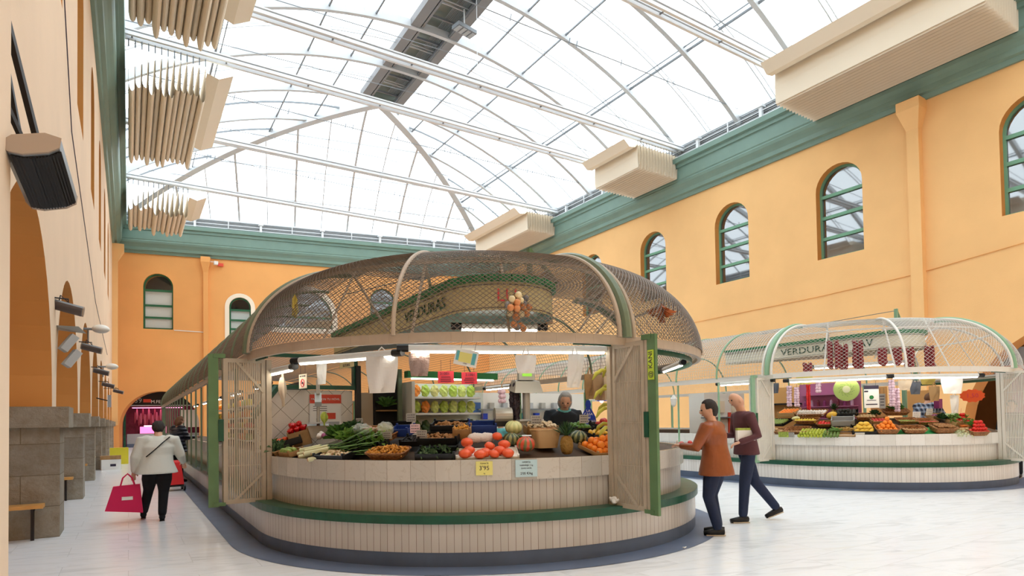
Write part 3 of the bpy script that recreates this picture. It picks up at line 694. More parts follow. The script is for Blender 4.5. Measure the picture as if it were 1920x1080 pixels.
    # netting: diamonds over the round end, squares along the sides
    for a0, a1 in ((-178, -134.4), (-133.6, -91), (-89, -46.4), (-45.6, -2)):
        sf = lambda u, v: (lambda q: (*pol(C, q[0], u), q[1]))(cprof(v))
        nu = int(3.1*math.radians(a1-a0)/K['ws'])
        wires('netting', K['wire'], st, sf, a0, a1, .02, PI/2, nu, int(2.05/K['ws']), True, K['wr'])
    zt = cprof(PI/2)[1]
    sf = lambda u, v: (*pol(C, v, u), zt+.03*(1.89-v))
    wires('netting', K['wire'], st, sf, -178, -2, 1.89, .9, 90, 10, True, K['wr'])
    for s in (-1, 1):
        if s != K['near'] and not full: continue
        ye = min(yend, C[1]+22)
        sf = lambda u, v: (lambda q: (C[0]+s*q[0], u, q[1]))(cprof(v))
        L = ye-C[1]; st_ = .07 if s == K['near'] else .085
        wires('netting', K['wire'], st, sf, C[1], ye, .02, PI/2, int(L/st_), 26, False, K['wr']*((1.25 if C is C1 else 1.7) if s == K['near'] else 1))
        sf2 = lambda u, v: (C[0]+s*v, u, zt+.02)
        wires('netting', K['wire'], st, sf2, C[1], ye, 1.89, .0, int(L/.1), 14, False, K['wr'])
    # inner trusses that carry the netting
    for dg in (-160, -134, -112, -68, -46, -20):
        mb = MB(); q1 = cprof(1.2); q0 = cprof(.35)
        p1 = (*pol(C, q1[0], dg), q1[1]); p0 = (*pol(C, 1.75, dg), 2.62); p2 = (*pol(C, q1[0]+.1, dg), 2.5)
        mb.beam(p1, p0, .035, .012); mb.beam((*pol(C, 2.2, dg), cprof(1.3)[1]), (*pol(C, 2.75, dg), 2.35), .03, .012); mb.build('stay', K['rib'], st)
    for r_, z_ in ((1.9, zt-.03), (2.75, cprof(.87)[1]-.03)): mb = MB(); ring_seg(mb, C, r_, z_, -178, -2, 30, .03, .03); mb.build('purlin_ring', K['rib'], st)
    # curved name board
    xl, xr = C[0]-1.5, C[0]-.25; cy = C[1]-K['bcy']; rr = (xr-xl)/2; cx = (xl+xr)/2
    zb = K['bz']; path = [(xl, C[1]+2.3)]+[(cx+rr*math.cos(math.radians(a)), cy+rr*math.sin(math.radians(a))) for a in range(180, 361, 12)]+[(xr, C[1]-.6)]
    mb = MB(); mb.strip(path, zb, zb+.3); fo = empty('name_board'); fo.parent = st; mb.build('board', K['board'], fo)
    mb = MB()
    for a, b in zip(path[:-1], path[1:]): mb.beam((*a, zb+.335), (*b, zb+.335), .1, .07)
    mb.build('cornice_strip', K['cs'], fo)
    mb = MB()
    for z in (zb+.025, zb+.27):
        for a, b in zip(path[:-1], path[1:]): mb.beam((*a, z), (*b, z), .012, .006)
    mb.build('pinstripe', 'ink', fo)
    mb = MB(); mb.quad([(*p, zb) for p in path]); mb.build('soffit', 'ledge_green', fo)
    mb = MB()
    for p in ((cx, cy), (cx, C[1]+.6)): mb.beam((p[0], p[1], 2.6), (p[0], p[1], 2.75), .1, .1)
    # gates
    gate(st, pol(C, 2.98, 180), (-1, 0), K, 1); gate(st, pol(C, 2.98, -90), (0, -1), K, -1)
    # mast
    m0 = Vector((C[0]+.3, C[1]-1.0, zt)); mb = MB(); mb.beam(m0, m0+Vector((0, 0, .42)), .07, .05); mb.beam(m0+Vector((0, 0, .4)), m0+Vector((.55, .1, .02)), .05, .04); mb.build('mast', K['post'], st)
    mb = MB(); mb.tube([m0+Vector((0, 0, .38)), (C[0]-1.6, C[1]+1.2, zt)], .008, 5); mb.build('guy_wire', 'grey_steel', st)
    return st, path
def slope(r, k=.28): return 1.035+(2.9-r)*k
K1 = dict(tile='strip_tile_tan', marble='counter_marble', rib='rib_tan', pipe='rib_green', wire='wire_tan', gate='gate_tan', post='post_green', sl=.28, cs='strip_green', bcy=2.05, bz=2.6, near=-1, wr=.004, ws=.062, board='board_cream')
K2 = dict(tile='strip_tile_white', marble='counter_marble_white', rib='rib_white', pipe='post_mint', wire='wire_white', gate='gate_white', post='post_mint', sl=.4, cs='strip_green', bcy=1.4, bz=2.78, near=-1, wr=.0028, ws=.085, board='board_white')
mat('board_cream', (206, 190, 142), .6); mat('strip_green', (40, 120, 72), .45); mat('board_white', (232, 228, 208), .6); mat('letter_green', (40, 78, 52), .6)
st1, pth1 = stall(C1, K1, 31, 'large rounded market stall in the foreground with tan tiles, netted canopy and folded slatted gates')
st2, pth2 = stall(C2, K2, 22, 'white-tiled rounded market stall at right, farther back, with white netted canopy')
# painted blue margin on the floor
for C, ye in ((C1, 31), (C2, 22)):
    mb = MB(); mb.flat(plan(C, 3.08, ye), plan(C, 3.42 if C is C1 else 3.4, ye), .004); tag(mb.build('trim_floor_margin', 'floor_blue'), kind='structure')
# lettering on the name boards
def board_text(s, pth, side_x, y, z, size, mt, parent, fw=(-1, 0, 0)): return text('lettering', s, size, facing((side_x-.012, y, z), fw), mt, parent)
nb1 = [k for k in kids(st1) if k.name.startswith('name_board')][0]; nb2 = [k for k in kids(st2) if k.name.startswith('name_board')][0]
for C, nb in ((C1, nb1), (C2, nb2)):
    xl = C[0]-1.5; K = K1 if C is C1 else K2; zz = K['bz']+.145
    text('lettering', 'VERDURAS', .19 if C is C1 else .21, facing((xl-.012, C[1]-1.42 if C is C1 else C[1]+.08, zz), (-1, 0, 0)), 'letter_green', nb, sx=1.25)
    if C is C1:
        a = math.radians(248); rr = .625; cx = C[0]-.875; cy = C[1]-K['bcy']; text('lettering', 'LU', .19, facing((cx+(rr+.012)*math.cos(a), cy+(rr+.012)*math.sin(a), zz), (math.cos(a), math.sin(a), 0)), 'paint_red', nb)
    else: text('lettering', 'JAV', .23, facing((xl-.012, C[1]-1.2, zz), (-1, 0, 0)), 'letter_green', nb)
# sticker on the right lock post of the front stall
g1 = [k for k in kids(st1) if k.name.startswith('gate')]
mb = MB(); pz = Vector((C1[0], C1[1]-2.98-.06-.43-.13, 0)); mat('sticker_lime', (196, 220, 60), .5)
q = pz+Vector((-.024, 0, 0)); mb.box((q.x, q.y, 1.98), (.006, .08, .3)); stk = mb.build('sticker', 'sticker_lime', g1[1])
M = facing((q.x-.004, q.y, 1.98), (-1, 0, 0)) @ Matrix.Rotation(PI/2, 4, 'Z'); text('lettering', '@ KANI', .075, M, 'ink', stk, .001)
# fluorescent tubes on white battens round the canopy
emis('tube_glow', (255, 250, 236), 16)
def tube_lamp(a, b, lab, grp=None, off=.55):
    a, b = Vector(a), Vector(b); m = (a+b)/2; L = (b-a).length; d = (b-a).normalized()
    e = empty('tube_lamp', m, 0, lab, 'lamp', grp); q = d.to_track_quat('X', 'Z'); e.rotation_mode = 'QUATERNION'; e.rotation_quaternion = q
    mb = MB(); mb.tube([(-L/2, 0, 0), (L/2, 0, 0)], .038, 10); mb.build('batten', 'white_plastic', e)
    for s in (-1, 1): mb = MB(); mb.tube([(s*L/2-s*.02, 0, 0), (s*(L/2+.1), 0, 0)], .04, 10); mb.build('end_cap', 'black_plastic', e)
    mb = MB(); mb.tube([(-L*off/1.15, 0, -.032), (L*off/1.15, 0, -.032)], .02, 8); mb.build('tube', 'tube_glow', e)
    return e
def onc(C, r, px, py): return onr(px, py, r, C)
for (xa, ya, xb, yb), C, lb in (((762, 654, 1140, 654), C1, 'bright fluorescent tube above the scales of the front stall'), ((560, 680, 740, 658), C1, 'fluorescent tube at the left of the front stall opening'), ((505, 698, 548, 688), C1, 'short fluorescent tube beside the left gate of the front stall'),
        ((1478, 714, 1665, 705), C2, 'fluorescent tube over the kiwi sign of the far stall'), ((1672, 706, 1835, 703), C2, 'fluorescent tube above the plaid vendor of the far stall')):
    r_ = 2.95; A = onc(C, r_, xa, ya); B = onc(C, r_, xb, yb); A.z = B.z = (A.z+B.z)/2
    tube_lamp(A, B, lb)
A = aty(1345, 722, C2[1]+.9) if False else Vector((C2[0]-3.0, C2[1]+1.3, 2.2)); tube_lamp(A, A+Vector((0, -1.3, 0)), 'fluorescent tube above the man in the maroon jumper')
A_, B_ = onr(862, 606, 2.35, C1), onr(1010, 619, 2.35, C1); A_.z = B_.z = (A_.z+B_.z)/2; tube_lamp(A_, B_, 'wide fluorescent tube glowing under the curved name board of the front stall')
tube_lamp((C2[0]-1.9, C2[1]-.3, 2.5), (C2[0]-1.2, C2[1]-1.9, 2.5), 'fluorescent tube under the VERDURAS board of the far stall')
tube_lamp((C1[0]+2.0, C1[1]-2.2, 2.2), (C1[0]+2.7, C1[1]-1.2, 2.2), 'fluorescent tube on the right-hand side of the front stall')
for k in range(5): tube_lamp((C1[0]-2.4, 11.0+k*3.2, 2.15), (C1[0]-2.4, 12.3+k*3.2, 2.15), 'fluorescent tube inside the long left side of the front stall', 'tubes inside the left side')
for k in range(3): tube_lamp((C1[0]+2.2, 10.2+k*2.6, 2.15), (C1[0]+2.2, 11.5+k*2.6, 2.15), 'fluorescent tube hung in the inner right side of the front stall', 'tubes inside the right side')
# ================================================================== goods
TILT = math.atan(.28)
def frame(C, px, r, py=None, tilt=TILT):
    """a spot on the display board of a stall: local x runs along the counter, local y inwards and up"""
    r = r+.07 if r > 2.6 else r
    p = onr(px, 840, r, C); a = math.atan2(p.y-C[1], p.x-C[0]); r = math.hypot(p.x-C[0], p.y-C[1]); k = .4 if C is C2 else .28; tilt = math.atan(k) if tilt == TILT else tilt; p = Vector((p.x, p.y, slope(r, k)))
    return Matrix.Translation(p) @ Matrix.Rotation(a+PI/2, 4, 'Z') @ Matrix.Rotation(tilt, 4, 'X')
def put(o, T, x=0, y=0, z=0, rz=0, rx=0, ry=0, sc=None):
    M = T @ Matrix.Translation((x, y, z)) @ Matrix.Rotation(rz, 4, 'Z') @ Matrix.Rotation(rx, 4, 'X') @ Matrix.Rotation(ry, 4, 'Y')
    if sc: M = M @ Matrix.Diagonal((*((sc,)*3 if isinstance(sc, (int, float)) else sc), 1))
    o.matrix_world = M; return o
PROTO = {}
def kind_mesh(kind):
    if kind in PROTO: return PROTO[kind]
    mb = MB(); m2 = None
    R = lambda r, c, **k: mb.ball((0, 0, 0), r, 14, 9, **k)
    if kind == 'orange': R(.042, 0); m = mat('orange_skin', (250, 140, 40), .45, bump=.2, bscale=120)
    elif kind == 'tomato': mb.ball((0, 0, 0), .055, 18, 10, sc=(1, 1, .72), f=lambda d: 1+.05*math.cos(6*math.atan2(d.y, d.x))*(1-d.z*d.z)); m = mat('tomato_skin', (208, 50, 48), .25)
    elif kind == 'red_tomato': mb.ball((0, 0, 0), .038, 14, 9, sc=(1, 1, .85)); m = mat('tomato_red_skin', (214, 40, 30), .25)
    elif kind == 'pepper': mb.ball((0, 0, 0), .045, 15, 10, sc=(1, 1, 1.55), f=lambda d: (1+.12*math.cos(3*math.atan2(d.y, d.x)))*(1-.15*d.z)); m = mat('pepper_skin', (206, 24, 24), .2)
    elif kind == 'aubergine': mb.lathe([(0, -.12), (.03, -.11), (.045, -.06), (.042, 0), (.028, .07), (.016, .1), (0, .105)], 12); m = mat('aubergine_skin', (38, 30, 48), .2)
    elif kind == 'courgette': mb.lathe([(0, -.1), (.02, -.095), (.024, -.03), (.021, .06), (.01, .1), (0, .1)], 10); m = mat('courgette_skin', (52, 74, 44), .3)
    elif kind == 'onion': mb.ball((0, 0, 0), .038, 12, 9, sc=(1, 1, .9), f=lambda d: 1+.35*max(0, d.z-.75)); m = mat('onion_skin', (168, 84, 132), .35)
    elif kind == 'garlic': mb.ball((0, 0, 0), .028, 12, 9, sc=(1, 1, .9), f=lambda d: (1+.1*math.cos(7*math.atan2(d.y, d.x)))*(1+.8*max(0, d.z-.75))); m = mat('garlic_skin', (240, 232, 224), .5)
    elif kind == 'apple': mb.ball((0, 0, 0), .038, 14, 9, sc=(1, 1, .9), f=lambda d: 1-.12*max(0, abs(d.z)-.7)); m = mat('apple_skin', (214, 70, 64), .3, var=.2, vscale=12)
    elif kind == 'lime': mb.ball((0, 0, 0), .03, 12, 8, sc=(1, 1, 1.2)); m = mat('lime_skin', (176, 186, 62), .35, var=.2, vscale=20)
    elif kind == 'lemon': mb.ball((0, 0, 0), .03, 12, 8, sc=(1, 1, 1.25), f=lambda d: 1+.3*max(0, abs(d.z)-.85)); m = mat('lemon_skin', (232, 206, 70), .35)
    elif kind == 'green_fruit': mb.ball((0, 0, 0), .032, 12, 8, sc=(1, 1, 1.2)); m = mat('green_fruit_skin', (150, 172, 88), .4, var=.25, vscale=18)
    elif kind == 'mango': mb.ball((0, 0, 0), .045, 12, 9, sc=(.9, .8, 1.3)); m = mat('mango_skin', (150, 158, 80), .35, var=.3, vscale=14)
    elif kind == 'avocado': mb.ball((0, 0, 0), .038, 12, 9, sc=(1, 1, 1.35), f=lambda d: 1-.2*max(0, d.z)); m = mat('avocado_skin', (52, 52, 46), .5, bump=.5, bscale=80)
    elif kind == 'potato': mb.ball((0, 0, 0), .036, 11, 8, sc=(1.25, 1, .85)); m = mat('potato_skin', (196, 162, 116), .7, bump=.3)
    elif kind == 'carrot': mb.lathe([(0, -.09), (.006, -.085), (.014, .02), (.018, .08), (.008, .09), (0, .09)], 9); m = mat('carrot_skin', (240, 122, 40), .45)
    elif kind == 'banana':
        mb.tube([(.1*math.sin(t), 0, .1*(1-math.cos(t))) for t in [(-.9+1.8*i/8) for i in range(9)]], [.006, .013, .017, .018, .018, .018, .016, .012, .005], 7); m = mat('banana_skin', (196, 188, 70), .45, var=.2, vscale=14)
    elif kind == 'mushroom': mb.lathe([(0, -.03), (.011, -.028), (.01, .0), (.03, .0), (.033, .01), (.022, .026), (0, .032)], 11); m = mat('mushroom_skin', (218, 196, 166), .7)
    elif kind == 'melon_half': mb.ball((0, 0, 0), .07, 16, 8, sc=(1.2, .9, .55)); m = mat('melon_flesh', (238, 236, 178), .4)
    elif kind == 'garlic_braid_bulb': mb.ball((0, 0, 0), .03, 10, 7, f=lambda d: 1+.1*math.cos(7*math.atan2(d.y, d.x))); m = mat('braid_garlic_skin', (214, 176, 196), .5)
    elif kind == 'red_pepper_small': mb.ball((0, 0, 0), .022, 8, 6, sc=(1, .8, 1.7)); m = mat('dried_pepper_skin', (122, 22, 30), .4)
    elif kind == 'cauliflower': mb.ball((0, 0, 0), .07, 22, 14, sc=(1, 1, .75), f=lambda d: 1+.06*math.sin(17*d.x)*math.sin(15*d.y+9*d.z)); m = mat('cabbage_skin', (198, 214, 158), .6, bump=.4, bscale=30)
    o = mb.build(kind, m, smooth=True); PROTO[kind] = (o, [0]); return PROTO[kind]
NAMES = {'red_tomato': 'tomato', 'green_fruit': 'pear', 'garlic_braid_bulb': 'garlic', 'red_pepper_small': 'dried_pepper', 'cauliflower': 'lettuce', 'melon_half': 'melon_half'}
def one(kind, label, cat, group=None, mt=None, parent=None):
    o, used = kind_mesh(kind)
    if used[0]:
        c = o.copy(); COL.objects.link(c)
        for k in ('label', 'category', 'group'):
            if k in c: del c[k]
    else: c = o; used[0] = 1
    c.name = NAMES.get(kind, kind)
    if mt: c.data = c.data.copy(); c.data.materials[0] = MATS[mt]
    if parent: c.parent = parent
    elif label: tag(c, label, cat, group)
    return c
def heap(kind, T, w, d, n, rad, label, cat, group, z=0, lay=True, lying=False, sc=1, mt=None, flat=None):
    """pile: rows from the front, upper layers set in the gaps"""
    step = rad*1.9; cols = max(1, int(w/step)); rows = max(1, int(math.ceil(min(n, 10**6)/cols))); rows = max(1, min(rows, int(d/step) or 1)); k = 0; L = 0; first = None
    while k < n and L < 4:
        cc = max(1, cols-L) if L else cols; rr = max(1, rows-L)
        for j in range(rr):
            for i in range(cc):
                if k >= n: break
                x = (i-(cc-1)/2)*step+random.uniform(-.12, .12)*rad; y = -d/2+rad+(j+.5*L)*step+random.uniform(-.1, .1)*rad
                o = one(kind, label, cat, group, None)
                if mt and first is None: o.data = o.data.copy(); o.data.materials[0] = MATS[mt]; first = o.data
                elif mt: o.data = first
                rx = random.uniform(-.5, .5); ry = random.uniform(-.5, .5)
                if lying == 1: rx = PI/2+random.uniform(-.2, .2)
                if lying == 2: ry = PI/2+random.uniform(-.2, .2)
                put(o, T, x, y, z+rad*(.85+1.45*L), random.uniform(-3, 3) if not lying else random.uniform(-.5, .5), rx, ry, sc*random.uniform(.92, 1.06)); k += 1
        L += 1
def basket(T, w, d, h, label, mt='wicker', name='wicker_basket', round_=True, x=0, y=0, z=0, rim=True, fl=1.25):
    e = empty(name, (0, 0, 0), 0, label, 'basket' if 'basket' in name else 'crate'); n = 24; mb = MB()
    def sq(t, a, b):
        c, s = math.cos(t), math.sin(t); p = .35 if round_ else .12
        return (a*math.copysign(abs(c)**p, c), b*math.copysign(abs(s)**p, s))
    lv = [(0, 0, 1/fl), (h*.5, 0, (1+1/fl)/2), (h, 0, 1), (h, -.012, 1), (h*.5, -.012, (1+1/fl)/2), (.012, -.012, 1/fl)]
    idx = []
    for zz, ins, s in lv:
        row = []
        for j in range(n): q = sq(2*PI*j/n, w/2*s+ins, d/2*s+ins); mb.v.append((q[0], q[1], zz)); row.append(len(mb.v)-1)
        idx.append(row)
    for a, b in zip(idx[:-1], idx[1:]):
        for j in range(n): mb.face((a[j], a[(j+1) % n], b[(j+1) % n], b[j]))
    mb.face(tuple(idx[0][::-1])); mb.face(tuple(idx[-1])); mb.build('body', mt, e)
    if rim:
        mb = MB(); mb.tube([(*sq(2*PI*j/n, w/2, d/2), h) for j in range(n)], .009, 6, closed=True); mb.build('rim', mt, e)
    put(e, T, x, y, z); return e
def crate(T, w, d, h, label, mt='black_plastic', name='crate', x=0, y=0, z=0, card=False):
    e = empty(name, (0, 0, 0), 0, label, 'crate'); t = .012; mb = MB(); mb.box((0, 0, t/2), (w, d, t)); mb.build('base', mt, e)
    for sx, sy in ((1, 0), (-1, 0), (0, 1), (0, -1)):
        mb = MB()
        if sx: mb.box((sx*(w/2-t/2), 0, h/2), (t, d, h))
        else: mb.box((0, sy*(d/2-t/2), h/2), (w, t, h))
        mb.build('side', mt, e)
    for sx in (-1, 1):
        for sy in (-1, 1): mb = MB(); mb.box((sx*(w/2-.012), sy*(d/2-.012), h/2+.012), (.022, .022, h+.02)); mb.build('corner_post', mt, e)
    if card: mb = MB(); mb.box((-w*.2, -d/2-.004, h*.45), (w*.4, .004, h*.6)); mb.build('label_card', 'paper_white', e)
    put(e, T, x, y, z); return e
def stuff(name, T, w, d, h, n, fn, mt, label, cat, x=0, y=0, z=0, parent=None):
    """a loose heap nobody could count, one mesh"""
    mb = MB()
    for k in range(n):
        u = random.uniform(-1, 1); v = random.uniform(-1, 1); q = Vector((u*w/2, v*d/2, h*(1-.6*(u*u+v*v)*.7)*random.uniform(.5, 1)))
        M = Matrix.Rotation(random.uniform(0, 6.3), 3, 'Z') @ Matrix.Rotation(random.uniform(-1.2, 1.2), 3, 'X') @ Matrix.Rotation(random.uniform(-1, 1), 3, 'Y'); fn(mb, q, M)
    o = mb.build(name, mt, smooth=False); tag(o, label, cat, None, 'stuff'); put(o, T, x, y, z); return o
def blob(r, sc): return lambda mb, q, M: mb.ball(q, r*random.uniform(.7, 1.2), 7, 5, sc=sc, M=M)
def leaf(l, w): 
    def f(mb, q, M):
        ps = [(0, 0, 0), (w, l*.35, .01), (w*.8, l*.8, .03), (0, l, .0), (-w*.8, l*.8, .03), (-w, l*.35, .01)]
        mb.quad([q+M @ Vector(p) for p in ps])
    return f
def card(T, w, h, label, mt='paper_white', x=0, y=0, z=0, lean=.25, rows=3, words=None, wmt='ink', size=None, cat='price card', name='price_card'):
    e = empty(name, (0, 0, 0), 0, label, cat); mb = MB(); mb.box((0, 0, h/2), (w, .004, h)); mb.build('sheet', mt, e)
    mb = MB(); M = Matrix(((1, 0, 0, 0), (0, 0, -1, 0), (0, 1, 0, 0), (0, 0, 0, 1)))
    if words:
        for i, (s, sz, zz) in enumerate(words): text('lettering', s, sz, Matrix.Translation((0, -.0035, zz)) @ Matrix.Rotation(PI/2, 4, 'X'), wmt, e, .0008)
    else:
        for r_ in range(rows):
            zz = h*(.8-.6*r_/max(1, rows-1)) if rows > 1 else h*.5; xx = -w*.38
            while xx < w*.36: l = random.uniform(.1, .22)*w; mb.box((xx+l/2, -.003, zz), (min(l, w*.4-xx), .001, h*.07)); xx += l+.05*w
        mb.build('handwriting', wmt, e)
    M = T @ Matrix.Translation((x, y, z)) @ Matrix.Rotation(-lean, 4, 'X'); e.matrix_world = M; return e
greens = [mat('leaf_a', (74, 116, 48), .5), mat('leaf_b', (108, 148, 62), .5), mat('leaf_dark', (46, 78, 40), .5)]
mat('chanterelle', (214, 152, 66), .7); mat('shroom_brown', (164, 118, 74), .7); mat('shroom_pale', (222, 200, 168), .7); mat('bean_green', (84, 112, 76), .5); mat('leek_white', (226, 228, 188), .5); mat('leek_green', (112, 146, 76), .5); mat('leek_root', (196, 140, 90), .8)
mat('chip_wood', (206, 170, 122), .6, bump=.4, bscale=20); mat('pineapple_skin', (150, 112, 48), .6, bump=.9, bscale=38); mat('tray_blue', (40, 66, 140), .5)
plastic_film('clear_film', (225, 228, 222), .35); mat('net_white', (228, 220, 218), .7, bump=.5, bscale=60)
# ---------------------------------------------------------------- front stall, left to right
C = C1; F = lambda px, r: frame(C, px, r)
def bunch(T, n, l, w, mt, label, cat='vegetable', name='leafy_bunch', x=0, y=0, z=0):
    mb = MB()
    for k in range(n):
        a = random.uniform(0, 6.3); t = random.uniform(.2, 1.2); M = Matrix.Rotation(a, 3, 'Z') @ Matrix.Rotation(t, 3, 'X'); leaf(l*random.uniform(.7, 1.1), w)(mb, Vector((random.uniform(-.04, .04), random.uniform(-.04, .04), .02)), M)
    o = mb.build(name, mt); tag(o, label, cat); put(o, T, x, y, z); return o
bunch(F(511, 2.45), 60, .15, .03, 'leaf_a', 'bunch of green leaves at the far left end of the front counter', z=.06)
bunch(F(520, 2.8), 60, .13, .025, 'leaf_dark', 'dark leafy greens at the left counter corner behind the open gate', z=.02)
T = F(545, 2.3); crate(T, .62, .34, .09, 'black tray of tomatoes at the left end of the front stall', x=0, y=0, z=.05)
heap('tomato', T, .56, .3, 12, .042, 'orange-red tomato in the black tray below the red peppers', 'tomato', 'tomatoes in the left black tray', z=.11, sc=.75, mt=mat('tomato_orange', (236, 96, 54), .3).name)
T = F(566, 2.12); crate(T, .46, .28, .2, 'deep wooden crate under the heap of red peppers', mt='wood_crate', name='wooden_crate', z=.0); heap('pepper', T, .42, .26, 16, .045, 'glossy red pepper in the heap beside the left scale', 'pepper', 'red peppers beside the left scale', z=.19, lying=2)
T = F(548, 2.6); heap('aubergine', T, .42, .2, 5, .045, 'dark purple aubergine in the row below the orange tomatoes', 'aubergine', 'aubergines at the left of the front stall', z=.03, lying=2)
T = F(522, 2.78); basket(T, .46, .16, .07, 'shallow wooden punnet of green beans at the left counter edge', mt='wood_crate', name='wooden_crate', round_=False)
stuff('green_beans', T, .44, .16, .09, 90, leaf(.1, .008), 'bean_green', 'loose green beans heaped at the left counter edge', 'beans', z=.05)
def leek(i):
    e = empty('leek', (0, 0, 0), 0); mb = MB(); mb.tube([(0, 0, 0), (0, .1, .004), (0, .22, .01)], [.019, .017, .018], 9); mb.build('stem', 'leek_white', e)
    mb = MB(); mb.lathe([(0, -.012), (.014, -.008), (.018, .0), (.017, .004)], 9, M=Matrix.Rotation(-PI/2, 4, 'X')); mb.build('root_end', 'leek_root', e)
    mb = MB()
    for k in range(7):
        a = (k-3)*.09; pts = [(0, .2, .01)]
        for j in range(1, 5): pts.append((math.sin(a)*.1*j, .2+.1*j, .01+.02*j*math.sin(k)+.01*j))
        for p, q in zip(pts[:-1], pts[1:]): mb.quad([(p[0]-.012, p[1], p[2]), (p[0]+.012, p[1], p[2]), (q[0]+.012, q[1], q[2]), (q[0]-.012, q[1], q[2])])
    mb.build('green_leaves', 'leek_green', e); return e
lk = leek(0)
for i, (px, r, z, rz) in enumerate(((580, 2.9, .03, -1.0), (570, 2.8, .03, -1.0), (563, 2.83, .03, -1.05), (575, 2.72, .06, -1.0), (566, 2.7, .06, -1.1), (588, 2.8, .065, -.95), (560, 2.75, .03, -1.0), (574, 2.84, .075, -1.0))):
    o = lk if i == 0 else copy_tree(lk); tag(o, 'leek lying with its root end out in the bundle at the left of the counter', 'leek', 'bundle of leeks'); put(o, F(px, r), 0, 0, z, rz, sc=1.35)
bunch(F(640, 2.35), 90, .2, .022, 'leaf_a', 'long green leaf tops spreading behind the leeks', z=.05)
bunch(F(668, 2.2), 70, .2, .03, 'leaf_dark', 'dark green leafy bunch in front of the tall black basket', z=.06); bunch(F(655, 2.5), 50, .16, .02, 'leaf_b', 'pale green leafy stalks in the middle of the leek tops', z=.08)
for i, (px, r) in enumerate(((612, 2.35), (618, 2.3), (624, 2.36), (630, 2.3))): put(one('onion', 'purple onion lying above the leeks', 'onion', 'purple onions above the leeks'), F(px, r), 0, 0, .1)
for i, (px, r) in enumerate(((603, 2.38), (607, 2.3))): put(one('garlic', 'white garlic bulb left of the purple onions', 'garlic', 'garlic bulbs left of the purple onions'), F(px, r), 0, 0, .1, sc=1.4)
T = F(632, 2.74); crate(T, .46, .26, .07, 'black plastic crate of pale mushrooms in front of the leek tops'); stuff('pale_mushrooms', T, .4, .2, .05, 60, blob(.022, (1.4, 1, .5)), 'shroom_pale', 'pale torn mushrooms in the black crate near the leeks', 'mushrooms', z=.02)
T = F(682, 2.35); crate(T, .34, .28, .07, 'black crate holding a clear bag of lettuce', z=.04); stuff('cut_lettuce', T, .26, .22, .09, 70, leaf(.06, .02), 'leaf_b', 'cut pale lettuce in the clear bag right of the leek tops', 'lettuce', z=.06)
e = tag(MB(), None) if False else None
def film(T, w, d, h, label, x=0, y=0, z=0, name='plastic_bag', mt='clear_film'):
    mb = MB(); mb.ball((0, 0, h*.5), 1, 14, 9, sc=(w/2, d/2, h*.55), f=lambda q: 1+.14*math.sin(9*q.x+4*q.z)*math.sin(8*q.y)); o = mb.build(name, mt, smooth=False); tag(o, label, 'bag'); put(o, T, x, y, z); return o
film(T, .3, .24, .16, 'clear plastic bag over the cut lettuce', z=.08)
T = F(729, 2.68); basket(T, .46, .26, .07, 'shallow wicker tray of orange chanterelles at the counter edge'); stuff('chanterelles', T, .42, .22, .09, 150, blob(.014, (1.8, .8, .6)), 'chanterelle', 'orange chanterelles heaped in the shallow wicker tray', 'mushrooms', z=.03)
T = F(727, 2.25); basket(T, .24, .2, .07, 'small basket under the bag of pale cabbage strips', z=.03); film(T, .22, .18, .16, 'clear bag of pale cabbage strips above the chanterelles', z=.07); stuff('cabbage_strips', T, .16, .12, .1, 50, leaf(.05, .012), 'leek_white', 'pale cabbage strips in the small clear bag', 'cabbage', z=.08)
T = F(757, 2.1); crate(T, .26, .2, .09, 'blue crumpled tray behind the black crates', mt='tray_blue', z=.04)
T = F(820, 2.72); crate(T, .42, .24, .08, 'black crate of small green peppers at the front of the counter'); stuff('green_peppers', T, .38, .2, .05, 80, leaf(.07, .009), 'bean_green', 'small green peppers in the front black crate', 'peppers', z=.03)
T = F(826, 2.42); crate(T, .44, .26, .08, 'black crate of brown mushrooms, middle of the stepped three', z=.05); stuff('brown_mushrooms', T, .4, .2, .06, 80, blob(.02, (1.5, .9, .5)), 'shroom_brown', 'brown mushrooms in the middle stepped crate', 'mushrooms', z=.08)
T = F(846, 2.12); crate(T, .42, .24, .08, 'black crate at the back of the stepped three, with dark mushrooms', z=.1); stuff('dark_mushrooms', T, .36, .18, .05, 60, blob(.022, (1.5, .9, .6)), 'shroom_brown', 'dark brown mushrooms in the rear stepped crate', 'mushrooms', z=.13)
T = F(781, 2.4); crate(T, .3, .24, .06, 'black crate of black mushrooms under the pink card', z=.03); stuff('black_mushrooms', T, .26, .2, .05, 60, blob(.018, (1.6, .8, .6)), 'avocado_skin' if 'avocado_skin' in MATS else 'shoe_black', 'black trumpet mushrooms under the pink price card', 'mushrooms', z=.05)
card(F(781, 2.3), .12, .1, 'pink price card standing in the black mushrooms', 'paper_red' if False else mat('paper_pink', (246, 214, 222), .8).name, z=.12); card(F(793, 2.5), .12, .09, 'grey price card in front of the pink one', mat('paper_grey', (176, 172, 164), .8).name, z=.12)
card(F(680, 2.15), .13, .1, 'grey price card above the lettuce crate', 'paper_grey', z=.16); card(F(729, 2.45), .12, .08, 'grey price card between the cabbage bag and the chanterelles', 'paper_grey', z=.1); card(F(775, 1.98), .13, .1, 'grey price card leaning against the fridge', 'paper_grey', z=.16)
T = F(905, 2.15); crate(T, .32, .22, .14, 'dark blue cardboard box printed with orange fruit behind the tomatoes', mt='tray_blue', name='cardboard_box', z=.04)
T = F(913, 2.66); crate(T, .66, .3, .03, 'low white tray of large tomatoes at the counter edge', mt='paper_white')
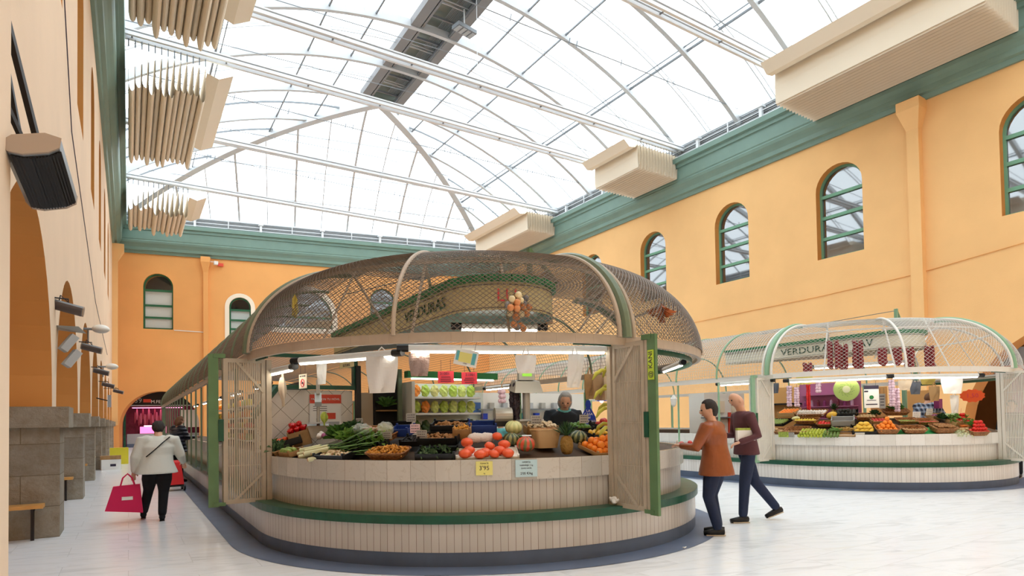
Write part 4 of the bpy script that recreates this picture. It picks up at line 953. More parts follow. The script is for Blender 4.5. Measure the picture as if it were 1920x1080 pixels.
for i, (px, r, z) in enumerate(((872, 2.78, .06), (880, 2.7, .07), (900, 2.8, .06), (908, 2.76, .06), (926, 2.8, .06), (918, 2.66, .1), (937, 2.72, .07), (952, 2.8, .065), (932, 2.5, .13), (945, 2.62, .1), (876, 2.6, .1))): put(one('tomato', 'large ribbed pink-red tomato at the front counter edge', 'tomato', 'large tomatoes at the counter edge'), F(px, r), 0, 0, z, random.uniform(0, 6), random.uniform(-.5, .3), 0, random.uniform(1, 1.25))
for px, lb in ((893, 'white netted bag of garlic behind the tomatoes, left one'), (912, 'white netted bag of garlic behind the tomatoes, right one')):
    mb = MB(); mb.ball((0, 0, 0), 1, 14, 9, sc=(.1, .07, .055), f=lambda d: 1+.1*math.sin(8*d.x)*math.cos(9*d.y)); o = tag(mb.build('garlic_net', 'net_white', smooth=True), lb, 'bag'); put(o, F(px, 2.45), 0, 0, .1)
def pumpkin(px, r, rad, mt, label, z=.0, sz=.8):
    e = empty('pumpkin', (0, 0, 0), 0, label, 'pumpkin'); mb = MB(); mb.ball((0, 0, rad*sz), rad, 40, 14, sc=(1, 1, sz), f=lambda d: (1+.05*abs(math.cos(5*math.atan2(d.y, d.x))))*(1-.12*max(0, abs(d.z)-.8))); mb.build('rind', mt, e, smooth=True)
    mb = MB(); mb.tube([(0, 0, rad*sz*1.85), (.01, 0, rad*sz*2.05)], [.015, .01], 7); mb.build('stalk', 'wood_crate', e); put(e, F(px, r), 0, 0, z); return e
pumpkin(985, 2.62, .098, 'pumpkin_red_skin', 'red and green striped pumpkin beside the chip basket', .02); pumpkin(958, 2.5, .09, 'pumpkin_green_skin', 'dark green striped pumpkin between the tomatoes and the red pumpkin', .02); pumpkin(962, 2.3, .095, 'melon_skin', 'pale yellow-green ribbed melon on top behind the pumpkins', .09)
pumpkin(1083, 2.5, .095, 'pumpkin_green_skin', 'dark green pumpkin right of the pineapple', .02)
T = F(1023, 2.55); Tv = T @ Matrix.Rotation(-TILT, 4, 'X'); basket(Tv, .3, .24, .2, 'tall chip-wood basket full of mushrooms left of the pineapple', mt='chip_wood', fl=1.3)
heap('mushroom', Tv, .26, .2, 14, .026, 'brown mushroom in the tall chip-wood basket', 'mushroom', 'mushrooms in the chip-wood basket', z=.17, mt='shroom_brown')
card(F(1003, 2.3), .13, .1, 'small price card behind the chip-wood basket', 'paper_grey', z=.2); card(F(1090, 2.3), .14, .1, 'tilted price card right of the pineapple leaves', 'paper_grey', z=.2)
def pineapple(T, label, s=1.0, lie=False):
    e = empty('pineapple', (0, 0, 0), 0, label, 'pineapple'); mb = MB(); mb.lathe([(.03, 0), (.055, .02), (.068, .08), (.066, .14), (.05, .18), (.02, .195)], 20); mb.build('fruit', 'pineapple_skin', e, smooth=True)
    mb = MB()
    for k in range(44):
        a = k*2.4; t = .1+.85*(1-k/44); l = .2*(1-.3*k/44); d = Vector((math.cos(a)*math.sin(t), math.sin(a)*math.sin(t), math.cos(t))); sd = Vector((-math.sin(a), math.cos(a), 0))*.012; b = Vector((0, 0, .185+.03*k/44)); m_ = b+d*l*.5; tip = b+d*l+Vector((0, 0, -.03*t))
        mb.quad([b-sd, b+sd, m_+sd, tip, m_-sd])
    mb.build('crown', 'leaf_dark', e); put(e, T, sc=s); return e
pineapple(F(1063, 2.72) @ Matrix.Rotation(-TILT-.05, 4, 'X'), 'upright pineapple with spiky green crown in front of the vendor', 1.05)
T = F(1130, 2.68); crate(T, .46, .34, .04, 'low tray of oranges beside the right gate', mt='cardboard', name='cardboard_box'); heap('orange', T, .44, .32, 34, .042, 'bright orange at the right end of the front counter', 'orange', 'oranges at the right end of the front counter', z=.01)
T = F(1116, 2.34); crate(T, .3, .2, .05, 'black crate of yellow fruit behind the oranges', z=.04); heap('mango', T, .28, .18, 8, .034, 'yellow elongated fruit in the crate behind the oranges', 'fruit', 'yellow fruit behind the oranges', z=.07, lying=2, sc=.7, mt=mat('yellow_fruit', (236, 190, 70), .4).name)
T = F(1128, 2.05); crate(T, .42, .2, .06, 'rear black crate of red and orange fruit near the right gate', z=.05)
heap('apple', T, .38, .18, 12, .034, 'red-orange fruit in the rear crate near the right gate', 'fruit', 'red fruit in the rear right crate', z=.08)
T = F(1152, 2.3); heap('apple', T, .2, .2, 7, .036, 'rosy pomegranate stacked just left of the right gate', 'pomegranate', 'pomegranates left of the right gate', z=.05, sc=1.1)
T = F(1283, 2.7); crate(T, .4, .26, .06, 'shallow box of red apples at the brown-jacketed shopper', mt='paper_white', name='cardboard_box'); heap('apple', T, .36, .24, 16, .036, 'red apple in the box next to the brown-jacketed shopper', 'apple', 'apples beside the shopper', z=.02)
# more goods filling the board
T = F(702, 2.5); crate(T, .3, .2, .07, 'black crate of spring onions between the leeks and the chanterelles', z=.02); stuff('spring_onions', T, .28, .18, .09, 60, leaf(.12, .009), 'leaf_b', 'loose spring onions in the crate left of the chanterelles', 'onions', z=.05)
T = F(700, 2.15); crate(T, .36, .22, .09, 'wooden box of pinkish shallots behind the lettuce', mt='wood_crate', name='wooden_crate', z=.05); heap('onion', T, .32, .2, 12, .03, 'small pinkish shallot in the wooden box behind the lettuce', 'shallot', 'shallots behind the lettuce', z=.1, sc=.75, mt=mat('shallot_skin', (206, 150, 128), .5).name)
T = F(868, 2.3); crate(T, .2, .2, .12, 'narrow wooden crate of dried mushrooms left of the blue box', mt='wood_crate', name='wooden_crate', z=.06); stuff('dried_mushrooms', T, .18, .18, .08, 40, blob(.018, (1.6, .8, .5)), 'chanterelle', 'orange-brown dried mushrooms in the narrow crate', 'mushrooms', z=.12)
T = F(1010, 2.15); crate(T, .4, .22, .08, 'wooden crate of brown mushrooms behind the chip-wood basket', mt='wood_crate', name='wooden_crate', z=.06); stuff('mixed_mushrooms', T, .36, .2, .07, 60, blob(.022, (1.3, 1, .6)), 'shroom_pale', 'pale mushrooms in the crate behind the chip-wood basket', 'mushrooms', z=.12)
T = F(1085, 2.15); crate(T, .3, .2, .06, 'black crate of green limes behind the dark pumpkin', z=.06); heap('lime', T, .28, .18, 14, .031, 'green lime in the crate behind the dark pumpkin', 'lime', 'limes behind the dark pumpkin', z=.09, mt=mat('lime_green', (96, 138, 56), .35).name)
T = F(548, 2.72); crate(T, .34, .2, .06, 'wooden tray of artichokes at the left front edge', mt='wood_crate', name='wooden_crate'); heap('green_fruit', T, .3, .18, 10, .03, 'small green artichoke in the left front tray', 'artichoke', 'artichokes in the left front tray', z=.04)
T = F(840, 2.92); 
# handwritten price sheets taped to the marble
def sheet_on(px, py, w, h, mt, label, words, tilt=0):
    p = onr(px, py, 2.972, C); a = math.atan2(p.y-C[1], p.x-C[0]); T = Matrix.Translation(p) @ Matrix.Rotation(a+PI/2, 4, 'Z') @ Matrix.Rotation(tilt, 4, 'Y')
    return card(T, w, h, label, mt, 0, 0, -h/2, 0, words=words, name='price_sheet', cat='sign')
sheet_on(908, 878, .17, .14, 'paper_yellow', 'yellow handwritten price sheet taped to the marble', [("TOMATE", .022, .118), ("3'95", .062, .07), ("kg", .018, .018)])
sheet_on(987, 878, .23, .175, 'paper_blue', 'pale blue handwritten sheet taped below the pumpkins', [("OFERTA", .024, .15), ("NARANJA 2 kg", .022, .118), ("ZUMO NAVEL", .018, .088), ("2'05 €/kg", .034, .035)])
# scales
def scale_(T, label, head, kind=0):
    e = empty('scale', (0, 0, 0), 0, label, 'scale'); mb = MB()
    mb.box((0, 0, .08), (.36, .3, .16)); mb.build('body', 'steel_scale', e)
    if kind == 0:
        mb = MB(); mb.tube([(-.12, -.16, .1), (-.12, .14, .1)], .09, 18); mb.build('roll_housing', 'steel_scale', e); mb = MB(); mb.box((.12, 0, .2), (.36, .26, .02)); mb.build('weighing_plate', 'zinc', e)
    else:
        mb = MB(); mb.box((0, -.05, .17), (.3, .24, .02)); mb.build('weighing_plate', 'zinc', e)
    mb = MB(); mb.tube([(0, 0, .1), (0, 0, head)], .022 if kind == 0 else .045, 10); mb.build('pole', 'steel_scale', e)
    if kind == 0:
        mb = MB(); mb.box((0, 0, 0), (.1, .05, .2)); o = mb.build('display', 'steel_scale', e); o.location = (-.1, 0, head+.2)
        mb = MB(); mb.box((0, 0, 0), (.24, .09, .08)); o = mb.build('keypad', 'steel_scale', e); o.location = (-.02, 0, head+.02); o.rotation_euler = (0, .6, 0)
    else:
        mb = MB(); mb.box((0, 0, head+.18), (.2, .07, .17)); mb.build('display', 'steel_scale', e)
        mb = MB(); mb.box((0, -.04, head+.19), (.12, .006, .1)); mb.build('green_screen', emis('screen_green', (130, 190, 60), .8), e)
        mb = MB(); P = [(-.18, -.1, head-.06), (.18, -.1, head-.06), (.2, .08, head-.02), (-.2, .08, head-.02), (-.15, -.06, head+.08), (.15, -.06, head+.08), (.16, .06, head+.1), (-.16, .06, head+.1)]; mb.hexa(P); mb.build('keypad', 'steel_scale', e)
    e.matrix_world = T; return e
Tq = F(590, 2.1) @ Matrix.Rotation(-TILT, 4, 'X') @ Matrix.Translation((.08, .05, .06)); scale_(Tq, 'grey scale with a slim tilted display behind the red peppers', .5, 0)
Tq = F(990, 2.05) @ Matrix.Rotation(-TILT, 4, 'X') @ Matrix.Translation((0, .03, .0)); scale_(Tq, 'tall grey scale with a green screen in the middle of the front stall', .55, 1)
e = empty('paper_roll_machine', (0, 0, 0), 0, 'beige drum-shaped wrapping roll left of the tall scale', 'machine'); mb = MB(); mb.tube([(-.1, 0, .12), (.1, 0, .12)], .1, 20); mb.build('drum', 'steel_scale', e); mb = MB(); mb.box((0, 0, .03), (.22, .2, .06)); mb.build('foot', 'black_plastic', e); put(e, F(944, 2.12) @ Matrix.Rotation(-TILT, 4, 'X'), 0, 0, .12)
# ---------------------------------------------------------------- fixtures in the front stall
fr = empty('display_fridge', (0, 0, 0), 0, 'open refrigerated shelf with green top full of bagged salad', 'fridge')
FX0, FX1, FY = 3.6, 4.82, 8.5
mb = MB(); mb.box(((FX0+FX1)/2, FY+.42, 1.1), (FX1-FX0, .04, 1.9)); mb.build('back_panel', 'white_plastic', fr)
mb = MB(); mb.box((FX0+.02, FY+.2, 1.1), (.05, .5, 1.9)); mb.build('side_frame', 'white_plastic', fr); mb = MB(); mb.box((FX1, FY+.2, 1.1), (.03, .46, 1.9)); mb.build('side_glass', 'clear_glass', fr)
mb = MB(); mb.box(((FX0+FX1)/2+.1, FY, 2.16), (FX1-FX0+.35, .14, .1)); mb.build('top_canopy', mat('fridge_green', (44, 128, 70), .4), fr)
mb = MB(); mb.box(((FX0+FX1)/2+.1, FY-.04, 2.095), (FX1-FX0+.2, .05, .02)); mb.build('light_strip', emis('cool_glow', (240, 255, 250), 6), fr)
for z in (1.81, 1.56, 1.26): mb = MB(); mb.box(((FX0+FX1)/2, FY+.2, z), (FX1-FX0-.04, .42, .03)); mb.build('shelf', 'white_plastic', fr)
mb = MB(); mb.box(((FX0+FX1)/2, FY+.15, .65), (FX1-FX0, .55, 1.0)); mb.build('base_cabinet', 'steel_scale', fr)
for row, z in enumerate((1.83, 1.58, 1.28)):
    for k in range(7):
        mb = MB(); c = [('salad_a', (206, 212, 120)), ('salad_b', (238, 140, 60)), ('salad_c', (178, 196, 84)), ('salad_d', (214, 200, 130))][(0, 2, 3, 0, 2, 0, 2)[(k+row) % 7] if (k, row) not in ((0, 0), (1, 1)) else 1]; 
        if row == 2: c = [('salad_e', (84, 110, 52)), ('salad_f', (60, 82, 44)), ('salad_g', (176, 180, 100))][k % 3]
        mb.ball((0, 0, .09), 1, 10, 8, sc=(.075, .06, .1), f=lambda d: 1+.16*math.sin(7*d.x+k)*math.cos(8*d.z))
        o = mb.build('salad_bag', mat(c[0], c[1], .3, var=.3, vscale=22)); tag(o, (['orange bag of cut carrot on the top shelf of the fridge', 'orange bag of cut carrot on the middle shelf of the fridge'][row] if c[0] == 'salad_b' else {'salad_a': 'pale yellow-green', 'salad_c': 'bright green', 'salad_d': 'straw-coloured', 'salad_e': 'green', 'salad_f': 'dark green', 'salad_g': 'yellowish'}[c[0]]+[' bag of cut salad on the top shelf of the fridge', ' bag of cut salad on the middle shelf of the fridge', ' vegetable pack on the bottom fridge shelf'][row]), 'salad', ['salad bags on the top shelf', 'salad bags on the middle shelf', 'packs on the bottom shelf'][row]); o.location = (FX0+.13+k*.16, FY+.12, z)
# tiled partition with poster
pt = empty('partition', (0, 0, 0), 0, 'white diagonally tiled partition at the left of the front stall', 'partition'); mb = MB(); PY = 9.0
mb.quad([(1.5, PY, .15), (2.86, PY, .15), (2.86, PY, 1.93), (1.5, PY, 1.93)], [(0, .1), (1.36, .1), (1.36, 1.88), (0, 1.88)]); mb.box((2.18, PY+.06, 1.04), (1.36, .1, 1.78)); mb.build('tiling', 'diagonal_tile', pt)
mb = MB(); mb.box((2.2, PY-.02, 1.97), (1.4, .08, .06)); mb.box((2.2, PY-.02, 2.42), (1.4, .08, .05)); mb.box((2.9, PY, 2.2), (.07, .09, .5)); mb.build('green_frame', 'ledge_green', pt)
mb = MB(); mb.box((2.93, PY-.05, 1.3), (.07, .1, 2.0)); mb.build('dark_post', 'black_plastic', pt)
mb = MB(); mb.beam((1.35, 8.3, 1.55), (1.75, 8.9, 1.95), .05, .08); mb.build('stair_brace', 'ledge_green', pt)
mb = MB(); mb.box((3.07, PY+.02, 1.1), (.22, .05, 1.6)); tag(mb.build('panel', 'bag_kraft'), 'plain beige panel right of the tiled partition', 'panel')
ps = empty('poster', (2.45, PY-.03, 1.57), 0, 'red and white payment poster on the tiled partition', 'poster'); mb = MB(); mb.box((0, 0, 0), (.46, .006, .6)); mb.build('sheet', 'paper_white', ps)
mb = MB(); mb.box((0, -.005, .23), (.46, .004, .13)); mb.box((0, -.005, -.275), (.46, .004, .035)); mb.box((.08, -.005, -.02), (.13, .004, .09)); mb.build('red_band', mat('poster_red', (226, 84, 62), .7), ps)
mb = MB(); mb.box((.1, -.005, -.16), (.2, .004, .11)); mb.build('grey_picture', 'louver', ps)
RX = Matrix.Rotation(PI/2, 4, 'X'); text('lettering', 'PAGA CON TU MÓVIL', .042, Matrix.Translation((0, -.009, .225)) @ RX, 'paper_white', ps, .001); text('lettering', 'SÍ', .06, Matrix.Translation((-.12, -.006, -.08)) @ RX, 'ink', ps, .001)
mb = MB(); 
for z in (.12, .09, .06, -.13, -.16, -.19): mb.box((-.08, -.004, z), (.2, .002, .008))
mb.build('small_print', 'ink', ps)
# dark shelf with greens, tall black basket
sh = empty('vegetable_shelf', (0, 0, 0), 0, 'dark shelf with green bunches between partition and fridge', 'shelf'); mb = MB(); mb.box((3.38, PY+.1, 1.2), (.36, .3, 2.0)); mb.build('cabinet', 'dark_room', sh); mb = MB(); mb.box((3.36, PY-.15, 1.62), (.3, .2, .02)); mb.build('board', 'wood_crate', sh); mb = MB(); mb.box((3.5, PY-.3, 1.3), (.06, .06, 1.9)); mb.build('green_post', 'rib_green', sh)
T0 = Matrix.Translation((3.33, PY-.16, 1.66)); bunch(T0, 70, .17, .03, 'leaf_a', 'leafy bunch on the small dark shelf behind the partition end')
T0 = Matrix.Translation((3.2, 8.0, 1.28)); basket(T0, .34, .26, .17, 'tall black plastic basket behind the leek tops', mt='black_plastic', name='plastic_basket', fl=1.6)
mb = MB(); mb.box((3.15, 8.0, .66), (.4, .4, 1.2)); tag(mb.build('pedestal', 'counter_inner'), 'grey pedestal under the tall black basket', 'stand')
# hanging things below the canopy rail
mb = MB()
def bag(px, py, r, w, h, mt, label, C=C1, name='carrier_bag', top=None, handles=True, th=.05, tilt=0):
    p = onr(px, py, r, C); a = math.atan2(p.y-C[1], p.x-C[0]); e = empty(name, p, a+PI/2, label, 'bag'); mb = MB(); n, m_ = 14, 9; g = []
    for s in (1, -1):
        rows = []
        for j in range(m_+1):
            v = j/m_; ww = w*(.5+.07*math.sin(3*v+1)) ; row = []
            for i in range(n+1): u = i/n*2-1; row.append((u*ww+tilt*(v-.5)*w, -s*(th*(1-u*u)*math.sin(PI*min(1, v*1.1+.08))*.8+.012*math.sin(5*u+4*v+s)*(1-abs(u))), h*(.5-v)))
            rows.append(row)
        for A, B in zip(rows[:-1], rows[1:]):
            for i in range(n): mb.quad([A[i], A[i+1], B[i+1], B[i]])
        g.append(rows)
    for A, B in ((g[0][-1], g[1][-1]), ):
        for i in range(n): mb.quad([A[i], A[i+1], B[i+1], B[i]])
    mb.build('sack', mt, e, smooth=True)
    if handles:
        mb = MB(); mb.tube([(-w*.18, 0, h*.48), (-w*.1, 0, h*.5+.05), (0, 0, h*.5+.08), (w*.1, 0, h*.5+.05), (w*.18, 0, h*.48)], .008, 5); mb.build('handle', mt, e)
    return e
bag(716, 701, 2.92, .33, .4, 'bag_white', 'large flat white carrier bag hanging left of centre under the tube'); bag(603, 700, 2.6, .2, .26, 'bag_white', 'small white carrier bag hanging near the cream notice'); bag(986, 683, 2.9, .2, .19, 'bag_white', 'brightly lit white bag directly under the tube lamp')
bag(1078, 695, 2.92, .17, .36, 'bag_white', 'white bag hanging at the right end of the tube lamp', tilt=-.3); bag(1125, 727, 2.5, .2, .3, 'bag_brown', 'brown paper bag hanging left of the right gate'); bag(1106, 725, 2.35, .16, .3, 'wood_crate', 'darker brown paper bag behind the other brown bag', name='paper_bag'); bag(1140, 728, 2.6, .12, .28, 'bag_kraft', 'pale kraft bag closest to the bananas', name='paper_bag')
bag(530, 735, 2.85, .15, .36, 'bag_kraft', 'cornet of pleated paper bags hanging at the left', tilt=.4, name='paper_bag'); bag(608, 785, 2.3, .08, .18, 'salad_c' if 'salad_c' in MATS else 'bag_kraft', 'thin yellowish bag hanging beside the slim scale', handles=False)
mat('film_brown', (176, 150, 140), .3, bump=.8, bscale=25); bag(786, 684, 2.85, .2, .24, 'film_brown', 'clear crinkled bag of dried mushrooms hanging beside the end cap', th=.09)
def hsign(px, py, r, w, h, mt, label, words, C=C1, wmt='ink', tilt=0, extra=None, cat='sign', name='sign', cord=.12):
    p = onr(px, py, r, C); a = math.atan2(p.y-C[1], p.x-C[0]); e = empty(name, p, a+PI/2, label, cat); mb = MB(); mb.box((0, 0, 0), (w, .006, h)); mb.build('sheet', mt, e)
    for s, sz, x, z in words: text('lettering', s, sz, Matrix.Translation((x, -.005, z)) @ RX, wmt, e, .001)
    if cord: mb = MB(); mb.tube([(-w*.3, 0, h/2), (-w*.3, 0, h/2+cord)], .002, 4); mb.tube([(w*.3, 0, h/2), (w*.3, 0, h/2+cord)], .002, 4); mb.build('cord', 'ink', e)
    if extra: extra(e)
    e.rotation_euler.y = tilt; return e
def lines(w, n, z0, dz):
    def f(e):
        mb = MB()
        for k in range(n): mb.box((0, -.005, z0-k*dz), (w*random.uniform(.5, .9), .002, dz*.25))
        mb.build('small_print', 'ink', e)
    return f
hsign(836, 707, 2.72, .17, .125, 'paper_red', 'left one of the two red signs reading 31001', [('31001', .042, -.01, .035)], extra=lines(.14, 3, -.0, .022)); hsign(880, 709, 2.72, .165, .125, 'paper_red', 'right one of the two red signs reading 31001', [('31001', .042, .01, .035)], extra=lines(.14, 3, -.0, .022))
def yel(e):
    mb = MB(); mb.box((-.01, -.005, -.0), (.13, .003, .1)); mb.build('yellow_patch', 'paper_yellow', e); mb = MB(); mb.box((-.09, -.005, .01), (.03, .003, .1)); mb.box((.08, -.005, .0), (.04, .003, .12)); mb.build('teal_patch', mat('teal_paper', (110, 190, 196), .8), e)
hsign(874, 671, 2.88, .24, .17, 'paper_white', 'tilted white sheet with yellow square hanging under the tube', [('a fior', .02, 0, -.06)], tilt=.22, extra=yel)
def nofly(e):
    mb = MB(); mb.tube([(.045*math.cos(t*.52), -.006, -.02+.045*math.sin(t*.52)) for t in range(12)], .005, 5, closed=True); mb.beam((-.03, -.006, .01), (.03, -.006, -.05), .007, .003); mb.build('red_ring', 'paint_red', e)
    mb = MB(); mb.ball((0, -.006, -.02), .02, 8, 6, sc=(1.2, .2, .7)); mb.build('black_figure', 'ink', e)
hsign(568, 715, 2.75, .2, .17, mat('paper_cream', (238, 224, 200), .8).name, 'cream notice with a red ring and a black figure', [('NO TOCAR', .028, 0, .06)], extra=nofly)
hsign(650, 680, 2.1, .42, .13, 'board_cream', 'cream shop board with dark lettering hanging at the back left', [('FRUTAS Y', .04, 0, .025), ('SUTURAS', .05, 0, -.035)], cord=.2)
mb = MB()
# strings of garlic and dark dried peppers
BR = 1.0
def braid(px, py0, py1, r, C, kind, per, rad, label, cat, group=None, mt=None, wide=1, n=None):
    a = onr(px, py0, r, C); b = onr(px, py1, r, C); L = a.z-b.z; e = empty('garlic_braid' if 'garlic' in kind else 'pepper_string', (a.x, a.y, a.z), 0, label, cat, group)
    k = n or int(L/per); mb = MB(); mb.tube([(0, 0, .06), (0, 0, -L)], .006, 5); mb.build('cord', 'wood_crate', e)
    mb = MB()
    for i in range(k):
        for s in range(3):
            q = i*2.1+s*2.09; c = (math.cos(q)*rad*.8*wide, math.sin(q)*rad*.8*wide, -L*(i+.5)/k)
            rj = rad*random.uniform(.8, 1.2); c = (c[0]*random.uniform(.8, 1.25), c[1], c[2])
            if 'garlic' in kind: mb.ball(c, rj, 8, 6)
            else: mb.ball(c, rj, 7, 5, sc=(1, .8, 1.6), M=Matrix.Rotation(q, 3, 'Z') @ Matrix.Rotation(.7, 3, 'Y'))
    mb.build('bulbs' if 'garlic' in kind else 'peppers', mt or 'board_cream', e, smooth=True); return e
mat('garlic_pink', (220, 190, 204), .5); mat('pepper_black', (44, 30, 38), .4); mat('pepper_dry', (132, 26, 34), .4); mat('chili_red', (196, 24, 26), .35)
braid(941, 730, 756, 2.3, C1, 'garlic', .04, .026, 'pink garlic braid hanging left of the tall scale', 'garlic', mt='garlic_pink'); braid(965, 722, 806, 2.0, C1, 'pepper', .035, .03, 'long string of almost black dried peppers behind the tall scale', 'peppers', mt='pepper_black', wide=1.5)
# bananas by the right gate
e = empty('banana_stalk', (0, 0, 0), 0, 'stalk of green-yellow bananas hanging beside the right gate', 'bananas'); p = onr(1147, 742, 2.8, C1); e.location = p; e.scale = (1.35,)*3
mb = MB(); mb.tube([(0, 0, .35), (.01, 0, 0), (0, 0, -.3)], .018, 7); mb.build('stem', 'wood_crate', e)
bm, _ = kind_mesh('banana')
for k in range(18):
    mb = MB(); a = k*1.3; zz = .28-.032*k; q = Vector((.03*math.cos(a), .03*math.sin(a), zz)); d = Vector((math.cos(a), math.sin(a), 0)); pts = [q, q+d*.05+Vector((0, 0, .0)), q+d*.1+Vector((0, 0, -.03)), q+d*.13+Vector((0, 0, -.08))]; mb.tube(pts, [.008, .017, .017, .006], 7); mb.build('banana', 'banana_skin', e, smooth=True)
# decorations on the netting
def onnet(C, px, py): return onr(px, py, 3.1, C)
e = empty('bag_of_eggs_ornament', onr(972, 575, 3.12, C1), 0, 'net of round orange and grey gourds tied inside the canopy', 'ornament')
for k in range(34):
    mb = MB(); a = k*2.4; q = math.sqrt((k+.5)/30); c = (q*.17*math.cos(a), (k % 3-1)*.04, .115*q*math.sin(a)) if k < 30 else ((k-31.5)*.06, 0, -.19-.02*(k % 2)); mb.ball(c, .036, 10, 8)
    mb.build('gourd', [mat('gourd_orange', (220, 146, 92), .5), mat('gourd_pale', (232, 214, 170), .5), mat('gourd_grey', (136, 136, 140), .5)][(0, 1, 0, 2, 0, 0, 1)[k % 7]], e, smooth=True)
e.rotation_euler.z = .45; e.name = 'gourd_net'
def husk(px, py, r, n, l, mt, label, wd=.03, C=C1, spread=1.2, name='dried_bunch'):
    p = onr(px, py, r, C); mb = MB()
    for k in range(n):
        a = random.uniform(0, 6.3); t = random.uniform(.1, spread); leaf(l*random.uniform(.6, 1), wd)(mb, Vector((0, 0, random.uniform(-.03, .06))), Matrix.Rotation(a, 3, 'Z') @ Matrix.Rotation(-PI/2-t*.6, 3, 'X'))
    o = mb.build(name, mt); tag(o, label, 'ornament'); o.location = p; return o
mat('husk', (206, 186, 96), .7); mat('dry_brown', (172, 92, 46), .7)
husk(553, 560, 3.12, 40, .2, 'husk', 'yellow dried maize husks tied to the left of the canopy netting', .03, spread=.5); husk(1240, 578, 3.12, 60, .2, 'dry_brown', 'brown dried plant tied to the right of the canopy netting', .012, spread=2.2)
mat('heater_black', (34, 32, 32), .55)
# ================================================================== far stall goods
C = C2; G = lambda px, r: frame(C2, px, r)
def gcrate(px, r, w, d, h, lab, kind, n, flab, grp, rad, z=0., mt='wicker', **k):
    T = G(px, r)
    if mt == 'wicker': basket(T, w, d, h, lab, z=z)
    else: crate(T, w, d, h, lab, mt=mt, name='cardboard_box' if mt == 'cardboard' else 'crate', z=z, card=k.pop('card', False))
    if kind: heap(kind, T, w*.92, d*.92, int(n*1.3), rad, flab, k.pop('cat', NAMES.get(kind, kind).replace('_', ' ')), grp, z=z+h*.45, **k)
gcrate(1462, 2.3, .5, .34, .05, 'black tray of small green-yellow pears at the left of the far stall', 'green_fruit', 26, 'small green-yellow pear in the left black tray of the far stall', 'pears in the left tray', .03, mt='black_plastic')
gcrate(1460, 2.78, .34, .2, .09, 'wicker basket of potatoes in the lower left corner of the far stall', 'potato', 8, 'brown potato in the lower left wicker basket', 'potatoes in the lower left basket', .034)
gcrate(1486, 2.12, .42, .28, .1, 'tilted cardboard box of oranges at the upper left of the far stall', 'orange', 12, 'orange in the tilted cardboard box at the upper left', 'oranges in the tilted box', .04, z=.12, mt='cardboard')
T = G(1496, 2.35); put(one('melon_half', 'cut pale melon half resting below the tilted orange box', 'melon'), T, 0, 0, .14, .4, -.5)
gcrate(1497, 2.72, .5, .3, .09, 'orange-brown wicker basket with a few ginger roots, left of the bananas', 'potato', 6, 'knobbly ginger root in the orange-brown basket', 'ginger roots', .03, sc=.8)
gcrate(1526, 2.12, .62, .3, .08, 'large wicker basket piled with white garlic and onions', 'garlic', 42, 'white bulb in the big pile at the top of the far stall', 'white bulbs at the back', .03, z=.1, sc=1.15)
gcrate(1515, 2.36, .5, .22, .08, 'long wicker basket of lemons and rosy fruit under the white bulbs', 'lemon', 12, 'yellow lemon in the long basket under the white bulbs', 'lemons under the white bulbs', .03, z=.04)
T = G(1524, 2.76); heap('lime', T, .52, .4, 75, .031, 'small yellow-green fruit in the heap at the front of the far stall', 'fruit', 'yellow-green fruit heap', z=0, mt='lime_skin')
T = G(1560, 2.8); heap('lime', T, .3, .3, 26, .031, 'green fruit right of the yellow-green heap', 'fruit', 'green fruit beside the heap', z=0, mt=mat('green_dark_fruit', (104, 132, 58), .4, var=.25, vscale=14).name)
gcrate(1578, 2.82, .5, .16, .03, 'low cardboard tray under the ripe bananas', None, 0, '', '', .03, mt='cardboard')
for k in range(14): put(one('banana', ['ripe blotchy banana in the low tray in front', 'green banana at the left of the low tray'][k < 5], 'banana', ['ripe bananas in the low tray', 'green bananas in the low tray'][k < 5], mt=('banana_green' if k < 5 else 'banana_ripe')) if (mat('banana_green', (104, 142, 66), .4) and mat('banana_ripe', (178, 138, 66), .5, var=.35, vscale=20)) else None, G(1562+k*3.0, 2.75), 0, 0, .07+.02*(k % 3), random.uniform(-.5, .5), .3)
T = G(1582, 2.42); crate(T, .42, .26, .12, 'white and grey printed carton box behind the bananas', mt='louver', name='cardboard_box', z=.03)
gcrate(1589, 2.1, .44, .26, .06, 'dark crate of avocados under the kiwi sign', 'avocado', 14, 'dark avocado in the crate under the kiwi sign', 'avocados under the kiwi sign', .037, z=.1, mt='black_plastic')
T = G(1562, 2.2); o = put(one('mango', 'big green mango resting at the top of the display', 'mango'), T, 0, 0, .13, 0, 0, 1.2, 1.9)
pineapple(G(1566, 2.02) @ Matrix.Rotation(-TILT, 4, 'X'), 'pineapple lying among the avocados of the far stall', .9)
gcrate(1620, 2.66, .42, .34, .07, 'black crate of green mangoes with a white label', 'mango', 16, 'yellow-green mango in the labelled black crate', 'mangoes in the labelled crate', .042, mt='black_plastic', card=True, lying=2)
gcrate(1663, 2.74, .42, .28, .1, 'wicker basket of oranges on the green mat', 'orange', 18, 'bright orange in the wicker basket on the green mat', 'oranges in the wicker basket', .042, z=.03)
mb = MB(); pa = arc(C2, 2.93, -138, -106, 14); pb = arc(C2, 2.55, -138, -106, 14)
for i in range(14): mb.quad([(*pb[i], slope(2.55, .4)+.0), (*pa[i], slope(2.93, .4)+.012), (*pa[i+1], slope(2.93, .4)+.012), (*pb[i+1], slope(2.55, .4)+.0)]); mb.quad([(*pa[i], slope(2.93, .4)+.012), (*pa[i], slope(2.93, .4)-.02), (*pa[i+1], slope(2.93, .4)-.02), (*pa[i+1], slope(2.93, .4)+.012)])
tag(mb.build('grass_mat', mat('mat_green', (52, 150, 74), .8)), 'bright green mat under the front wicker baskets of the far stall', 'mat')
